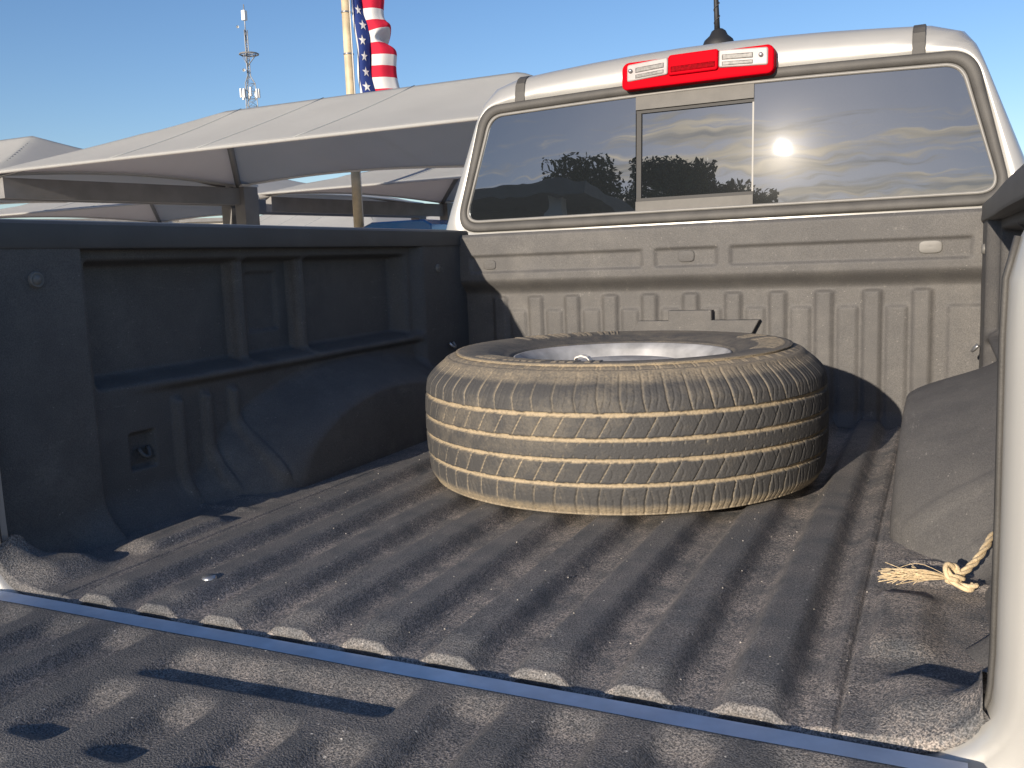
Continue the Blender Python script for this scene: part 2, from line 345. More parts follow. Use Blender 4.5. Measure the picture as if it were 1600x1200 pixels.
# --- bed sides
def side_depth(Y, Z, foot):
    d = np.zeros_like(Y)
    pocket = sst(Y, 0.236, 0.250)*(1-sst(Y, 1.335, 1.375))
    upper = sst(Z, 0.236, 0.262)*(1-sst(Z, 0.458, 0.470))
    d += pocket*0.026+0.046*upper*sst(Y, 0.262, 0.276)*(1-sst(Y, 1.285, 1.325))
    for yc, w in ((0.665, 0.0165), (0.873, 0.0165)):
        d -= 0.034*(1-sst(np.abs(Y-yc), w*0.55, w))*upper
    d += 0.008*sst(Y, 0.715, 0.725)*(1-sst(Y, 0.815, 0.825))*sst(Z, 0.30, 0.31)*(1-sst(Z, 0.43, 0.44))
    d -= 0.018*pocket*(1-sst(np.abs(Z-0.236), 0.004, 0.020))*sst(Y, 0.32, 0.5)      # rolled edge of the ledge
    rr = np.maximum(np.abs(Y-0.355)/0.030, np.abs(Z-0.115)/0.036); d += 0.016*(1-sst(rr, 0.85, 1.0))   # tie-down pocket
    d -= (0.018+0.037*sst(Y, 0.15, 0.236))*np.clip(1-(Z+0.02)/0.075, 0, 1)**2                                                      # fillet to the floor
    e_ = np.sqrt(((Y-1.03)/0.57)**2+(np.clip(Z+0.02, 0, 1)/0.245)**2)                                  # wheel arch: a rounded dome
    tgt = foot-0.05*np.clip(Z, 0, 0.25)
    mk = 1-sst(e_, 0.66, 1.0)
    d = d*(1-mk)-tgt*mk
    for yc in (0.445, 0.522, 0.600):                                                                   # three swages running down into the floor
        yy_ = Y-yc-0.05*np.clip(0.09-Z, 0, 1)
        d -= (0.014 if foot < 0.13 else 0.004)*(1-sst(np.abs(yy_), 0.005, 0.016))*(1-sst(Z, 0.190, 0.208))*sst(Z, -0.012, 0.03)
    d -= 0.012*(1-sst(Y, 0.0, 0.05))                                                                   # jamb flare at the rear end
    d += 0.0007*vnoise(Y*11, Z*13, 8)
    return d
ysd = np.linspace(0.005, 1.63, 400); zsd = np.linspace(-0.022, 0.495, 150)
Ys, Zs = np.meshgrid(ysd, zsd, indexing='ij')
FOOT = {-1: 0.118, 1: 0.150}
for sg in (-1, 1):
    D = side_depth(Ys, Zs, FOOT[sg]); V = np.stack([sg*(0.703+D), Ys, Zs], -1).reshape(-1, 3)
    bed_side = mesh_obj('bed_side', V, grid_faces(len(ysd), len(zsd), flip=(sg > 0)), MT['liner_wall'], truck, dust=(0.25+0.5*(Zs < 0.02)).ravel())
    bed_side['label'] = 'black lined bed side with wheel arch, left' if sg < 0 else 'black lined bed side with wheel arch, right'
    # rail cap
    prof = [(0.735, 0.487), (0.712, 0.486), (0.700, 0.489), (0.6985, 0.493), (0.702, 0.529), (0.708, 0.534), (0.84, 0.545), (0.90, 0.530), (0.925, 0.50)]
    yy = np.linspace(0.02, 1.645, 30); V = [(sg*(px+0.0012*math.sin(y*7)), y, pz) for y in yy for px, pz in prof]
    k = len(prof); F = list(grid_faces(len(yy), k, flip=(sg > 0))); F = [tuple(f) for f in F]+[tuple(range(k)), tuple(range((len(yy)-1)*k, len(yy)*k))]
    cap = mesh_obj('rail_cap', V, F, MT['cap'], truck)
    md = cap.modifiers.new('edge', 'EDGE_SPLIT'); md.split_angle = RAD(35)
    # round rail plugs and tie-down loop
    for (py, pz, pr) in ((0.146, 0.439, 0.0125), (1.45, 0.425, 0.0115)):
        pl = lathe('rail_plug', [(0.0, 0.006), (pr*0.62, 0.006), (pr*0.68, 0.0035), (pr*0.85, 0.0065), (pr, 0.005), (pr*1.08, 0.0), (pr*1.08, -0.006)], (0, 0, 0), MT['plug'], truck, n=24, axis='x')
        x0 = sg*0.703; pl.location = (x0, py, pz); pl.rotation_euler = (0, 0, math.pi if sg > 0 else 0)
    for (py, pz, rr_) in ((0.362, 0.118, 0.018), (1.50, 0.205, 0.014)):
        dd = float(side_depth(np.array([py]), np.array([pz]), FOOT[sg])[0]); xx = sg*(0.703+dd-0.006)
        tube('tie_down_loop', [(xx-sg*0.012*math.sin(a), py+0.012*math.cos(a)*0.9, pz+rr_*math.cos(a*1.0+1.57)) for a in np.linspace(0, math.pi, 12)], 0.0042, MT['steel' if py > 1 else 'cap'], truck, n=8)
    # outer fender
    yo = np.linspace(0.0, 1.66, 40); po = [(0.925, 0.50), (0.94, 0.40), (0.935, 0.20), (0.925, 0.0), (0.915, -0.20), (0.88, -0.38)]
    V = []
    for y in yo:
        a_ = 0.20 if abs(y-0.985) < 0.001 else None
        arch = math.sqrt(max(0, 0.44**2-(y-0.985)**2))-0.48
        for px, pz in po: V.append((sg*px, y, max(pz, min(arch, 0.0)) if abs(y-0.985) < 0.44 else pz))
    mesh_obj('outer_fender', V, grid_faces(len(yo), len(po), flip=(sg < 0)), MT['silver'], truck)

# --- rear frame of the bed opening (painted lip running down both jambs and across the sill)
path = []
r_c = 0.066; xi = 0.671; zb = -0.0195
path += [(0.735, 0.53), (0.715, 0.505), (0.695, 0.478), (0.680, 0.445), (0.672, 0.41), (xi, 0.36), (xi+0.001, 0.2), (xi+0.001, zb+r_c+0.03)]
for a in np.linspace(0, math.pi/2, 9)[0:]: path.append((xi-r_c+r_c*math.cos(a), zb+r_c-r_c*math.sin(a)))
half = path; full = half+[(-x, z) for x, z in half[::-1]]
P2 = [Vector((x, 0, z)) for x, z in full]
prof = [(0.004, 0.03), (0.0, 0.012), (0.003, 0.0), (0.010, -0.008), (0.022, -0.013), (0.034, -0.012), (0.046, -0.020), (0.075, -0.026), (0.16, -0.028)]
V = []; 
for i, p in enumerate(P2):
    a = P2[max(i-1, 0)]; c_ = P2[min(i+1, len(P2)-1)]; d = (c_-a).normalized(); nrm = Vector((-d.z, 0, d.x))
    if nrm.dot(Vector((0, 0, 0.25))-p) > 0: nrm = -nrm
    for (o_, yy) in prof:
        oo = o_
        oo = min(o_, 0.020+0.16*min(1, max(0, (abs(p.x)-0.60)/0.06)))
        V.append(p+nrm*oo+Vector((0, yy, -0.035*(1-min(1, max(0, (abs(p.x)-0.585)/0.04))))))
F = [tuple(f) for f in grid_faces(len(P2), len(prof))]
o = mesh_obj('bed_rear_frame', V, F, MT['silver'], truck)
tube('jamb_seal', [(x-0.0015*(1 if x > 0 else -1), 0.012, z+0.001) for x, z in full if abs(x) > 0.60 and x > 0 and z < 0.45], 0.0032, MT['trim'], truck, n=6)
tube('jamb_seal', [(x-0.0015*(1 if x > 0 else -1), 0.012, z+0.001) for x, z in full if abs(x) > 0.60 and x < 0 and z < 0.45], 0.0032, MT['trim'], truck, n=6)

# --- front wall of the bed
xw = np.arange(-0.785, 0.7851, 0.0055); zw = np.concatenate([np.linspace(-0.02, 0.33, 100), np.linspace(0.333, 0.52, 64)])
X, Z = np.meshgrid(xw, zw, indexing='ij')
yb = 1.624-0.038*sst(Z, 0.338, 0.386)
panel = np.zeros_like(X)
for a, b_ in ((-0.665, -0.135), (-0.096, 0.072), (0.109, 0.68)):
    w = 0.010
    panel = np.maximum(panel, sst(X, a-w/2, a+w/2)*(1-sst(X, b_-w/2, b_+w/2)))
panel *= sst(Z, 0.401, 0.411)*(1-sst(Z, 0.449, 0.459))
yb = yb+0.0075*panel
lo = 1-sst(Z, 0.30, 0.345)
for k_ in range(-5, 6):
    xc = k_*0.1162-0.0075
    if -0.60 < xc < 0.62:
        yb = yb-0.011*np.clip(1-np.maximum(np.abs(X-xc)-0.017, 0)/0.008, 0, 1)*(1-sst(Z, 0.326, 0.336))
    xp = xc+0.0581
    if -0.60 < xp < 0.62:
        hw = 0.020 if k_ < 4 else 0.02
        yb = yb-0.0065*np.clip(1-np.maximum(np.abs(X-xp)-hw, 0)/0.008, 0, 1)*(1-sst(Z, 0.284, 0.296))
yb = yb-0.008*sst(X, 0.628, 0.638)*(1-sst(Z, 0.284, 0.296))
yb = yb-0.03*np.clip(1-(Z+0.02)/0.045, 0, 1)**2
yb = yb+0.010*sst(Z, 0.508, 0.52)**2
yb = yb-0.018*np.exp(-((X+0.46)/0.05)**2-((Z-0.385)/0.03)**2)*0.35      # a dent's swelling left of centre
yb = yb+0.0010*vnoise(X*12, Z*15, 12)
dw = 0.25+0.3*vnoise(X*4, Z*6, 2)
Vw = np.stack([X, yb, Z], -1)
lip = np.stack([xw, np.full_like(xw, 1.66), np.full_like(xw, 0.522)], -1)[:, None, :]
Vw = np.concatenate([Vw, lip], 1); dw = np.concatenate([dw, np.full((len(xw), 1), 0.4)], 1)
front_wall = mesh_obj('front_wall', Vw.reshape(-1, 3), grid_faces(len(xw), Vw.shape[1]), MT['liner_wall'], truck, dust=np.clip(dw, 0, 1).ravel())
for (px, pz, w, h) in ((-0.605, 0.428, 0.040, 0.026), (-0.011, 0.433, 0.044, 0.030), (0.590, 0.434, 0.052, 0.030)):
    V = []; n = 28; ring = []
    for s_, yy in ((1.12, 1.599), (1.0, 1.589), (0.92, 1.5885), (0.0, 1.5895)):
        for i in range(n):
            t_ = 2*math.pi*i/n; e_ = 0.55
            V.append((px+s_*w/2*math.copysign(abs(math.cos(t_))**e_, math.cos(t_)), yy, pz+s_*h/2*math.copysign(abs(math.sin(t_))**e_, math.sin(t_))))
    fc = []
    for k_ in range(3):
        for i in range(n): fc.append((k_*n+i, k_*n+(i+1) % n, (k_+1)*n+(i+1) % n, (k_+1)*n+i))
    mesh_obj('wall_plug', V, fc, MT['plug'] if px > 0.3 else MT['liner_wall'], front_wall)
# bow-tie shaped emblem pressed out of the wall
ol = [(-0.150, 0.258), (-0.064, 0.258), (-0.064, 0.286), (0.056, 0.286), (0.056, 0.259), (0.182, 0.259), (0.148, 0.195), (0.056, 0.195), (0.056, 0.168), (-0.064, 0.168), (-0.064, 0.195), (-0.184, 0.195)]
bm = bmesh.new()
fv = [bm.verts.new((x, 1.592, z)) for x, z in ol]; f = bm.faces.new(fv[::-1])
ex = bmesh.ops.extrude_face_region(bm, geom=[f]); 
for v in [g_ for g_ in ex['geom'] if isinstance(g_, bmesh.types.BMVert)]: v.co.y = 1.630
bmesh.ops.recalc_face_normals(bm, faces=bm.faces)
es = [e for e in bm.edges if all(abs(v.co.y-1.592) < 1e-4 for v in e.verts)]
bmesh.ops.bevel(bm, geom=es, offset=0.0025, segments=2, affect='EDGES', profile=0.5)
bm_obj('emblem', bm, MT['liner_wall'], front_wall)

# --- open tailgate
gate = bpy.data.objects.new('tailgate', None)
xg = np.arange(-0.665, 0.6651, 0.005); yg = np.linspace(-0.55, -0.064, 130)
X, Y = np.meshgrid(xg, yg, indexing='ij')
def rect(X, Y, a, b_, c_, d_, w=0.016, wx=0.0105):
    return sst(X, a-wx, a+wx)*(1-sst(X, b_-wx, b_+wx))*sst(Y, c_-w, c_+w)*(1-sst(Y, d_-w*1.7, d_+w*1.7))
Yk = Y+0.05*(0.12-X)*((X > -0.25) & (X < 0.16))
rec = rect(X, Yk, -0.183, 0.128, -0.155, -0.103, 0.013)
for xc in (-0.612, -0.504, -0.396, -0.290): rec = np.maximum(rec, rect(X, Y, xc-0.027, xc+0.027, -0.48, -0.099, 0.015))
for xc in (0.205, 0.310, 0.418, 0.526, 0.63): rec = np.maximum(rec, rect(X, Y, xc-0.027, xc+0.027, -0.48, -0.099, 0.015))
for xc in (-0.181, -0.073, 0.036, 0.125):
    rec = np.maximum(rec, rect(X, Y, xc-0.025, xc+0.025, -0.312, -0.215, 0.015)); rec = np.maximum(rec, rect(X, Y, xc-0.025, xc+0.025, -0.50, -0.37, 0.015))
Hg = 0.0-0.0125*rec+0.0006*vnoise(X*14, Y*14, 21)
Hg = Hg-0.012*(1-sst(np.minimum(0.665-np.abs(X), np.minimum(-0.064-Y, Y+0.55)), 0.0, 0.012))
dg = np.clip(0.28+0.5*rec+0.2*vnoise(X*6, Y*6, 22), 0, 1)
tg_l = mesh_obj('tailgate_liner', np.stack([X, Y, Hg], -1).reshape(-1, 3), grid_faces(len(xg), len(yg)), MT['gate_liner'], truck, dust=dg.ravel())
bpy.data.objects.remove(gate)
# painted tailgate shell under the liner, with its bottom edge showing as a strip beside the sill
prof = [(-0.018, -0.062), (-0.0175, -0.018), (-0.020, -0.0155), (-0.046, -0.0140), (-0.0705, -0.0135), (-0.074, -0.03), (-0.074, -0.09), (-0.50, -0.09), (-0.575, -0.06), (-0.575, -0.012), (-0.549, -0.011)]
V = [(x, y, z) for x in np.linspace(-0.652, 0.652, 3) for y, z in prof]; k = len(prof)
shell = mesh_obj('tailgate_shell', V, [tuple(f) for f in grid_faces(3, k, flip=True)]+[tuple(range(k)), tuple(range(2*k, 3*k))], MT['strip'], truck, smooth=False)

# --- cab
def interp_loop(pts, n):
    P_ = [Vector((a, b_, 0)) for a, b_ in pts]; L_ = [0]
    for i in range(1, len(P_)): L_.append(L_[-1]+(P_[i]-P_[i-1]).length)
    out = []
    for t_ in np.linspace(0, L_[-1], n):
        i = min(max(np.searchsorted(L_, t_)-1, 0), len(P_)-2); f_ = (t_-L_[i])/(L_[i+1]-L_[i]); out.append(P_[i].lerp(P_[i+1], f_))
    return out
def catmull(pts, sub=6):
    out = []; P_ = [Vector(p) for p in pts]
    for i in range(len(P_)-1):
        a, b_, c_, d_ = P_[max(i-1, 0)], P_[i], P_[i+1], P_[min(i+2, len(P_)-1)]
        for s_ in range(sub):
            t_ = s_/sub; out.append(0.5*((2*b_)+(c_-a)*t_+(2*a-5*b_+4*c_-d_)*t_*t_+(3*b_-a-3*c_+d_)*t_**3))
    out.append(P_[-1]); return out
half = catmull([(0.93, -0.20), (0.92, 0.20), (0.875, 0.43), (0.840, 0.53), (0.818, 0.585), (0.786, 0.686), (0.742, 0.785), (0.703, 0.885), (0.680, 0.940), (0.650, 0.974), (0.604, 0.991), (0.53, 0.999), (0.35, 1.013), (0.15, 1.022), (0.0, 1.024)], 5)
outer = [(p.x, p.y) for p in half]+[(-p.x, p.y) for p in half[::-1][1:]]
NO = len(outer)
# window opening (outer edge of the rubber) sampled on the same number of points, over the top from right bottom to left bottom
def rwin(grow, n_arc=8):
    """closed outline of the rounded trapezoid window, starting bottom centre and going right/up"""
    bx_, tx_, zb_, zt_ = 0.737+grow*1.02, 0.645+grow*0.92, 0.566-grow, 0.876+grow
    cs = [Vector((bx_, zb_)), Vector((tx_, zt_)), Vector((-tx_, zt_)), Vector((-bx_, zb_))]
    rad_ = [0.035+grow*0.8, 0.055+grow*0.8, 0.055+grow*0.8, 0.035+grow*0.8]
    out = []
    for i in range(4):
        p = cs[i]; a = (cs[i-1]-p).normalized(); b_ = (cs[(i+1) % 4]-p).normalized(); ang = a.angle(b_); dd = rad_[i]/math.tan(ang/2)
        p0, p1 = p+a*dd, p+b_*dd
        for j in range(n_arc+1):
            t_ = j/n_arc; out.append((p0*(1-t_)**2+p*2*t_*(1-t_)+p1*t_*t_))
        if i == 1:
            for t_ in np.linspace(0, 1, 14)[1:-1]:
                q1 = cs[2]+(cs[1]-cs[2]).normalized()*dd; w_ = p1.lerp(q1, t_); w_.y += 0.012*math.sin(math.pi*t_); out.append(w_)
        if i == 3:
            q1 = cs[0]+(cs[3]-cs[0]).normalized()*dd
            for t_ in np.linspace(0, 1, 14)[1:-1]: out.append(p1.lerp(q1, t_))
    return out
TILT = math.tan(RAD(4.5))
def wy(z, off=0.0): return 1.706+(z-0.56)*TILT+off
cabV = []; cabF = []
# rear panel: from window opening outwards to the outer loop (closed loop incl. bottom edge)
win = rwin(0.034)
NW = len(win)
def ray_outer(dx, dz, cx_=0.0, cz_=0.70):
    best = None
    pts = outer
    loop = pts+[(-0.93, -0.20), (0.93, -0.20)]
    for i in range(len(loop)):
        x1, z1 = loop[i]; x2, z2 = loop[(i+1) % len(loop)]
        den = dx*(z2-z1)-dz*(x2-x1)
        if abs(den) < 1e-9: continue
        t_ = ((x1-cx_)*(z2-z1)-(z1-cz_)*(x2-x1))/den; u_ = ((x1-cx_)*dz-(z1-cz_)*dx)/den
        if t_ > 0 and -1e-6 <= u_ <= 1+1e-6 and (best is None or t_ < best): best = t_
    return (cx_+dx*best, cz_+dz*best)
rings = []
outp = [ray_outer(w.x, w.y-0.70) for w in win]
for f_, yo_ in ((0.0, 0.004), (0.05, 0.0), (0.35, 0.0), (0.62, 0.004), (0.80, 0.016), (0.92, 0.036), (0.985, 0.066), (1.0, 0.10)):
    ring = []
    for w, q_ in zip(win, outp):
        x = w.x+(q_[0]-w.x)*f_; z = w.y+(q_[1]-w.y)*f_
        ring.append((x, wy(max(z, 0.3))+yo_, z))
    rings.append(ring)
# forward rings of the cab body
for (yf, sc, dz) in ((2.0, 1.005, 0.012), (2.5, 1.01, 0.020), (2.95, 0.99, 0.012), (3.15, 0.95, -0.01)):
    ring = []
    for q_ in outp:
        x, z = q_; ring.append((x*sc, yf+(0.0 if z > 0.5 else 0.0), z+dz*max(0, (z-0.5)/0.5)))
    rings.append(ring)
for yf, zs in ((3.75, 0.55), (4.7, 0.42), (4.85, 0.25)):
    rings.append([(q_[0]*0.98, yf, min(q_[1], zs)) for q_ in outp])
V = [p for r_ in rings for p in r_]
cab_body = mesh_obj('cab_body', V, grid_faces(len(rings), NW, wrap_v=True, flip=True), MT['silver'], truck)
for sg in (-1, 1):   # cab seams that run over the roof from the window rubber
    pts = []
    zc = lambda x, y: 0.0
    V = []; 
    for (y, z) in ((wy(0.903)-0.004, 0.903), (wy(0.94)-0.0025, 0.940), (wy(0.965)+0.0015, 0.9655), (wy(0.98)+0.0135, 0.981), (wy(0.991)+0.0335, 0.9915), (wy(0.997)+0.0645, 0.9970), (wy(0.998)+0.10, 0.9985), (2.0, 1.0105), (2.5, 1.0180), (2.9, 1.010)):
        for dx in (-0.0155, -0.0135, 0.0135, 0.0155): V.append((sg*0.551+dx, y, z+(0.0015 if abs(dx) < 0.014 else -0.003)))
    o = mesh_obj('roof_seam', V, grid_faces(10, 4), MT['trim'], truck, smooth=False)
# side glass, windshield
for sg in (-1, 1):
    V = [(sg*(0.838+0.008), 1.90, 0.54), (sg*(0.842+0.008), 3.4, 0.54), (sg*0.735, 3.0, 0.83), (sg*0.715, 1.98, 0.86)]
    mesh_obj('side_window', V, [(0, 1, 2, 3)], MT['glass'], truck, smooth=False)
mesh_obj('windshield', [(-0.66, 3.16, 0.93), (0.66, 3.16, 0.93), (0.78, 3.77, 0.57), (-0.78, 3.77, 0.57)], [(0, 1, 2, 3)], MT['glass'], truck, smooth=False)
# rear window: rubber surround, pale edge, three panes, slider frame
def ring_mesh(name, loops, material, parent):
    V = []; k = len(loops[0][0])
    for pts, off in loops:
        for w in pts: V.append((w.x, wy(w.y)+off, w.y))
    return mesh_obj(name, V, grid_faces(len(loops), k, wrap_v=True, flip=True), material, parent)
rw = bpy.data.objects.new('rear_window', None)
gasket = ring_mesh('rear_window', [(rwin(0.038), 0.006), (rwin(0.036), -0.006), (rwin(0.031), -0.0095), (rwin(0.012), -0.0085), (rwin(0.009), -0.004), (rwin(0.0075), 0.004)], MT['trim'], truck)
bpy.data.objects.remove(rw)
ring_mesh('window_edge', [(rwin(0.0085), 0.002), (rwin(0.008), -0.0045), (rwin(0.0035), -0.0052), (rwin(0.0), -0.004), (rwin(-0.001), 0.004)], MT['seal'], gasket)
def clip_pane(name, xa, xb, zlo, zhi, off, parent):
    pts = [w for w in rwin(0.0)]
    poly = [(w.x, w.y) for w in pts]
    def clip(poly, f, inter):
        out = []
        for i in range(len(poly)):
            a, b_ = poly[i-1], poly[i]; fa, fb = f(a), f(b_)
            if fa >= 0 and fb >= 0: out.append(b_)
            elif fa >= 0 > fb: out.append(inter(a, b_, fa, fb))
            elif fa < 0 <= fb: out.append(inter(a, b_, fa, fb)); out.append(b_)
        return out
    it = lambda a, b_, fa, fb: (a[0]+(b_[0]-a[0])*fa/(fa-fb), a[1]+(b_[1]-a[1])*fa/(fa-fb))
    poly = clip(poly, lambda p: p[0]-xa, it); poly = clip(poly, lambda p: xb-p[0], it)
    poly = clip(poly, lambda p: p[1]-zlo, it); poly = clip(poly, lambda p: zhi-p[1], it)
    n = len(poly); V = [(x, wy(z)+off, z) for x, z in poly]+[(x, wy(z)+off+0.004, z) for x, z in poly]
    F = [tuple(range(n)), tuple(range(n, 2*n))[::-1]]+[(i, (i+1) % n, n+(i+1) % n, n+i) for i in range(n)]
    o = mesh_obj(name, V, F, MT['glass'], parent, smooth=False)
    return o
clip_pane('pane', -0.9, -0.187, 0, 2, 0.0, gasket)
clip_pane('pane', 0.146, 0.9, 0, 2, 0.0, gasket)
clip_pane('pane', -0.172, 0.1405, 0.600, 0.842, 0.009, gasket)
def wbox(name, x0, x1, z0, z1, o0, o1, material, parent):
    V = [(x, wy(z)+o, z) for o in (o0, o1) for x, z in ((x0, z0), (x1, z0), (x1, z1), (x0, z1))]
    return mesh_obj(name, V, [(0, 1, 2, 3), (7, 6, 5, 4), (0, 4, 5, 1), (1, 5, 6, 2), (2, 6, 7, 3), (3, 7, 4, 0)], material, parent, smooth=False)
wbox('slider_rail', -0.186, 0.1455, 0.850, 0.893, -0.0035, 0.012, MT['rail'], gasket)
wbox('slider_rail', -0.186, 0.1455, 0.562, 0.592, -0.0035, 0.012, MT['rail'], gasket)
wbox('slider_frame', -0.186, 0.1455, 0.5925, 0.6015, 0.003, 0.016, MT['black'], gasket)
wbox('slider_frame', -0.186, 0.1455, 0.8405, 0.8495, 0.003, 0.016, MT['black'], gasket)
wbox('slider_frame', -0.1855, -0.1715, 0.6017, 0.8403, 0.003, 0.016, MT['black'], gasket)
wbox('slider_frame', 0.1407, 0.1452, 0.6017, 0.8403, 0.003, 0.016, MT['seal'], gasket)
# high brake lamp
lamp = bpy.data.objects.new('high_brake_lamp', None); C.objects.link(lamp); lamp.parent = truck
def lampbox(name, x0, x1, z0, z1, front, back, r, material, parent):
    bm = bmesh.new(); box_bm(bm, ((x0+x1)/2, (front+back)/2, (z0+z1)/2), (x1-x0, back-front, z1-z0))
    ve = [e for e in bm.edges if abs(e.verts[0].co.y-e.verts[1].co.y) > 1e-4]
    bmesh.ops.bevel(bm, geom=ve, offset=r, segments=5, affect='EDGES', profile=0.5)
    fe = [e for e in bm.edges if all(abs(v.co.y-front) < 1e-4 for v in e.verts)]
    bmesh.ops.bevel(bm, geom=fe, offset=0.004, segments=3, affect='EDGES', profile=0.5)
    # follow the slight arch and lean of the roof edge
    for v in bm.verts:
        v.co.z += 0.010*(1-(v.co.x/0.21)**2)-0.008; v.co.y += (v.co.z-0.95)*0.12+0.02*(v.co.x/0.5)**2
    return bm_obj(name, bm, material, parent, smooth=False)
lamp_y = 1.706
housing = lampbox('lamp_housing', -0.216, 0.203, 0.909, 0.985, lamp_y-0.012, lamp_y+0.10, 0.018, MT['red'], lamp)
lampbox('clear_lens', -0.200, -0.082, 0.931, 0.978, lamp_y-0.0155, lamp_y+0.05, 0.006, MT['clear'], lamp)
lampbox('clear_lens', 0.058, 0.188, 0.931, 0.978, lamp_y-0.0155, lamp_y+0.05, 0.006, MT['clear'], lamp)
lampbox('red_lens', -0.081, 0.057, 0.926, 0.982, lamp_y-0.0175, lamp_y+0.05, 0.008, MT['red'], lamp)
lampbox('top_lens', -0.199, 0.187, 0.9785, 0.9875, lamp_y-0.006, lamp_y+0.05, 0.003, MT['clear'], lamp)
for sg, x0, x1 in ((-1, -0.176, -0.092), (1, 0.066, 0.150)):
    lampbox('lens_window', x0, x1, 0.950, 0.966, lamp_y-0.0170, lamp_y, 0.002, MT['reflector'], lamp)
    lampbox('lens_band', x0, x1, 0.9345, 0.9475, lamp_y-0.0168, lamp_y, 0.002, MT['reflector'], lamp)
for xc in (-0.189, 0.170):
    lathe('lamp_screw', [(0.0, -0.004), (0.004, -0.004), (0.006, -0.001), (0.006, 0.004)], (xc, lamp_y-0.0165, 0.953), MT['steel'], lamp, n=12, axis='y')
lampbox('lens_band', -0.074, 0.050, 0.933, 0.951, lamp_y-0.0190, lamp_y, 0.002, MT['dark_red'], lamp)
# roof antenna
ant = lathe('antenna', [(0.0, 0.045), (0.012, 0.044), (0.02, 0.038), (0.026, 0.026), (0.040, 0.014), (0.046, 0.0), (0.046, -0.02)], (0.022, 1.86, 1.027), MT['black'], truck, n=24)
tube('antenna_mast', [(0.018, 1.86, 1.065), (0.016, 1.862, 1.12), (0.008, 1.872, 1.30), (0.0, 1.885, 1.50)], [0.0085, 0.0075, 0.005, 0.003], MT['black'], ant, n=8)
tube('mast_coil', [(0.018-0.05*t_*0.2+0.0082*math.cos(t_*70), 1.86+0.03*t_*0.3+0.0082*math.sin(t_*70), 1.07+0.4*t_) for t_ in np.linspace(0, 0.8, 160)], 0.0012, MT['trim'], ant, n=5)
# wheels and underbody of the truck
def road_wheel(parent, x, y, sg):
    w = lathe('wheel', [(0.22, -0.10), (0.33, -0.125), (0.375, -0.10), (0.385, -0.05), (0.385, 0.05), (0.375, 0.10), (0.33, 0.125), (0.22, 0.10)], (x, y, GROUND+0.385), MT['black'], parent, n=36, axis='x')
    lathe('rim', [(0.0, sg*0.05), (0.08, sg*0.06), (0.10, sg*0.04), (0.20, sg*0.075), (0.225, sg*0.10), (0.225, -sg*0.1)], (x, y, GROUND+0.385), MT['hub'], w, n=36, axis='x')
for sg in (-1, 1):
    for y in (0.985, 4.2): road_wheel(truck, sg*0.80, y, sg)
box('underbody', (0, 2.35, -0.36), (1.5, 4.6, 0.24), MT['black'], truck)
box('sill_lining', (0, 0.9, -0.115), (1.62, 1.5, 0.05), MT['black'], truck)
keep(truck)
for o in list(truck.children_recursive):
    pass

# ------------------------------------------------------------------ the spare wheel lying in the bed
TX, TY, TR = 0.018, 0.936, 0.410
spare = empty('spare_wheel', (TX, TY, 0.0), 'dusty spare tyre on a steel rim lying flat in the truck bed', 'spare wheel')
NP = 65; NPH = NP*24
zt = np.concatenate([np.linspace(0.008, 0.240, 118)])
def crown(z): return TR-0.010*np.abs(np.where(z < 0.124, 0.80, 1.0)*(z-0.124)/0.095)**2.6-np.where(z > 0.205, 0.9*(np.clip(z-0.205, 0, 1))**1.5/0.25, 0)-np.where(z < 0.026, 0.8*(np.clip(0.026-z, 0, 1))**1.5/0.25, 0)
phi = np.linspace(0, 2*math.pi, NPH, endpoint=False)
PH, ZT = np.meshgrid(phi, zt, indexing='ij')
pp = PH/(2*math.pi)*NP
def line_(u, w): f_ = np.abs(u-np.round(u)); return 1-sst(f_, w*0.55, w)
dep = np.zeros_like(PH); dirt = np.full_like(PH, 0.10)
G = [0.060, 0.1025, 0.1375, 0.1795]
zig = 0.0003*np.sin(pp*2*math.pi*3)
for g_ in G:
    gg = 1-sst(np.abs(ZT-g_-zig*(1 if g_ > 0.1 else -1)), 0.0026+0.0006*np.sin(PH*37+g_*900)+0.0005*np.sin(PH*91+g_*500), 0.0046+0.0005*np.sin(PH*53+g_*700)); dep = np.maximum(dep, 0.0065*gg); dirt = np.maximum(dirt, gg*1.0)
def row(z0, z1): return (ZT > z0) & (ZT < z1)
# upper and lower shoulder rows: a wide lateral groove per pitch plus bent sipes
for (z0, z1, s_) in ((0.1795, 0.245, 1), (0.0, 0.060, -1)):
    r_ = row(z0, z1); zz_ = (ZT-(0.1795 if s_ > 0 else 0.060))*s_/0.055
    bend = 0.30*np.clip(0.45-zz_, 0, 1)
    a1 = line_(pp-bend*1.0, 0.060)*r_; dep = np.maximum(dep, 0.0032*a1); dirt = np.maximum(dirt, (0.62+0.25*np.sin(PH*3.3+1))*a1)
    a2 = line_(pp+0.36+bend*1.3, 0.045)*r_*(zz_ > 0.18); dep = np.maximum(dep, 0.0012*a2); dirt = np.maximum(dirt, 0.10*a2)
    a3 = line_(pp+0.66+bend*1.3, 0.045)*r_*(zz_ > 0.02); dep = np.maximum(dep, 0.0014*a3); dirt = np.maximum(dirt, 0.22*a3)
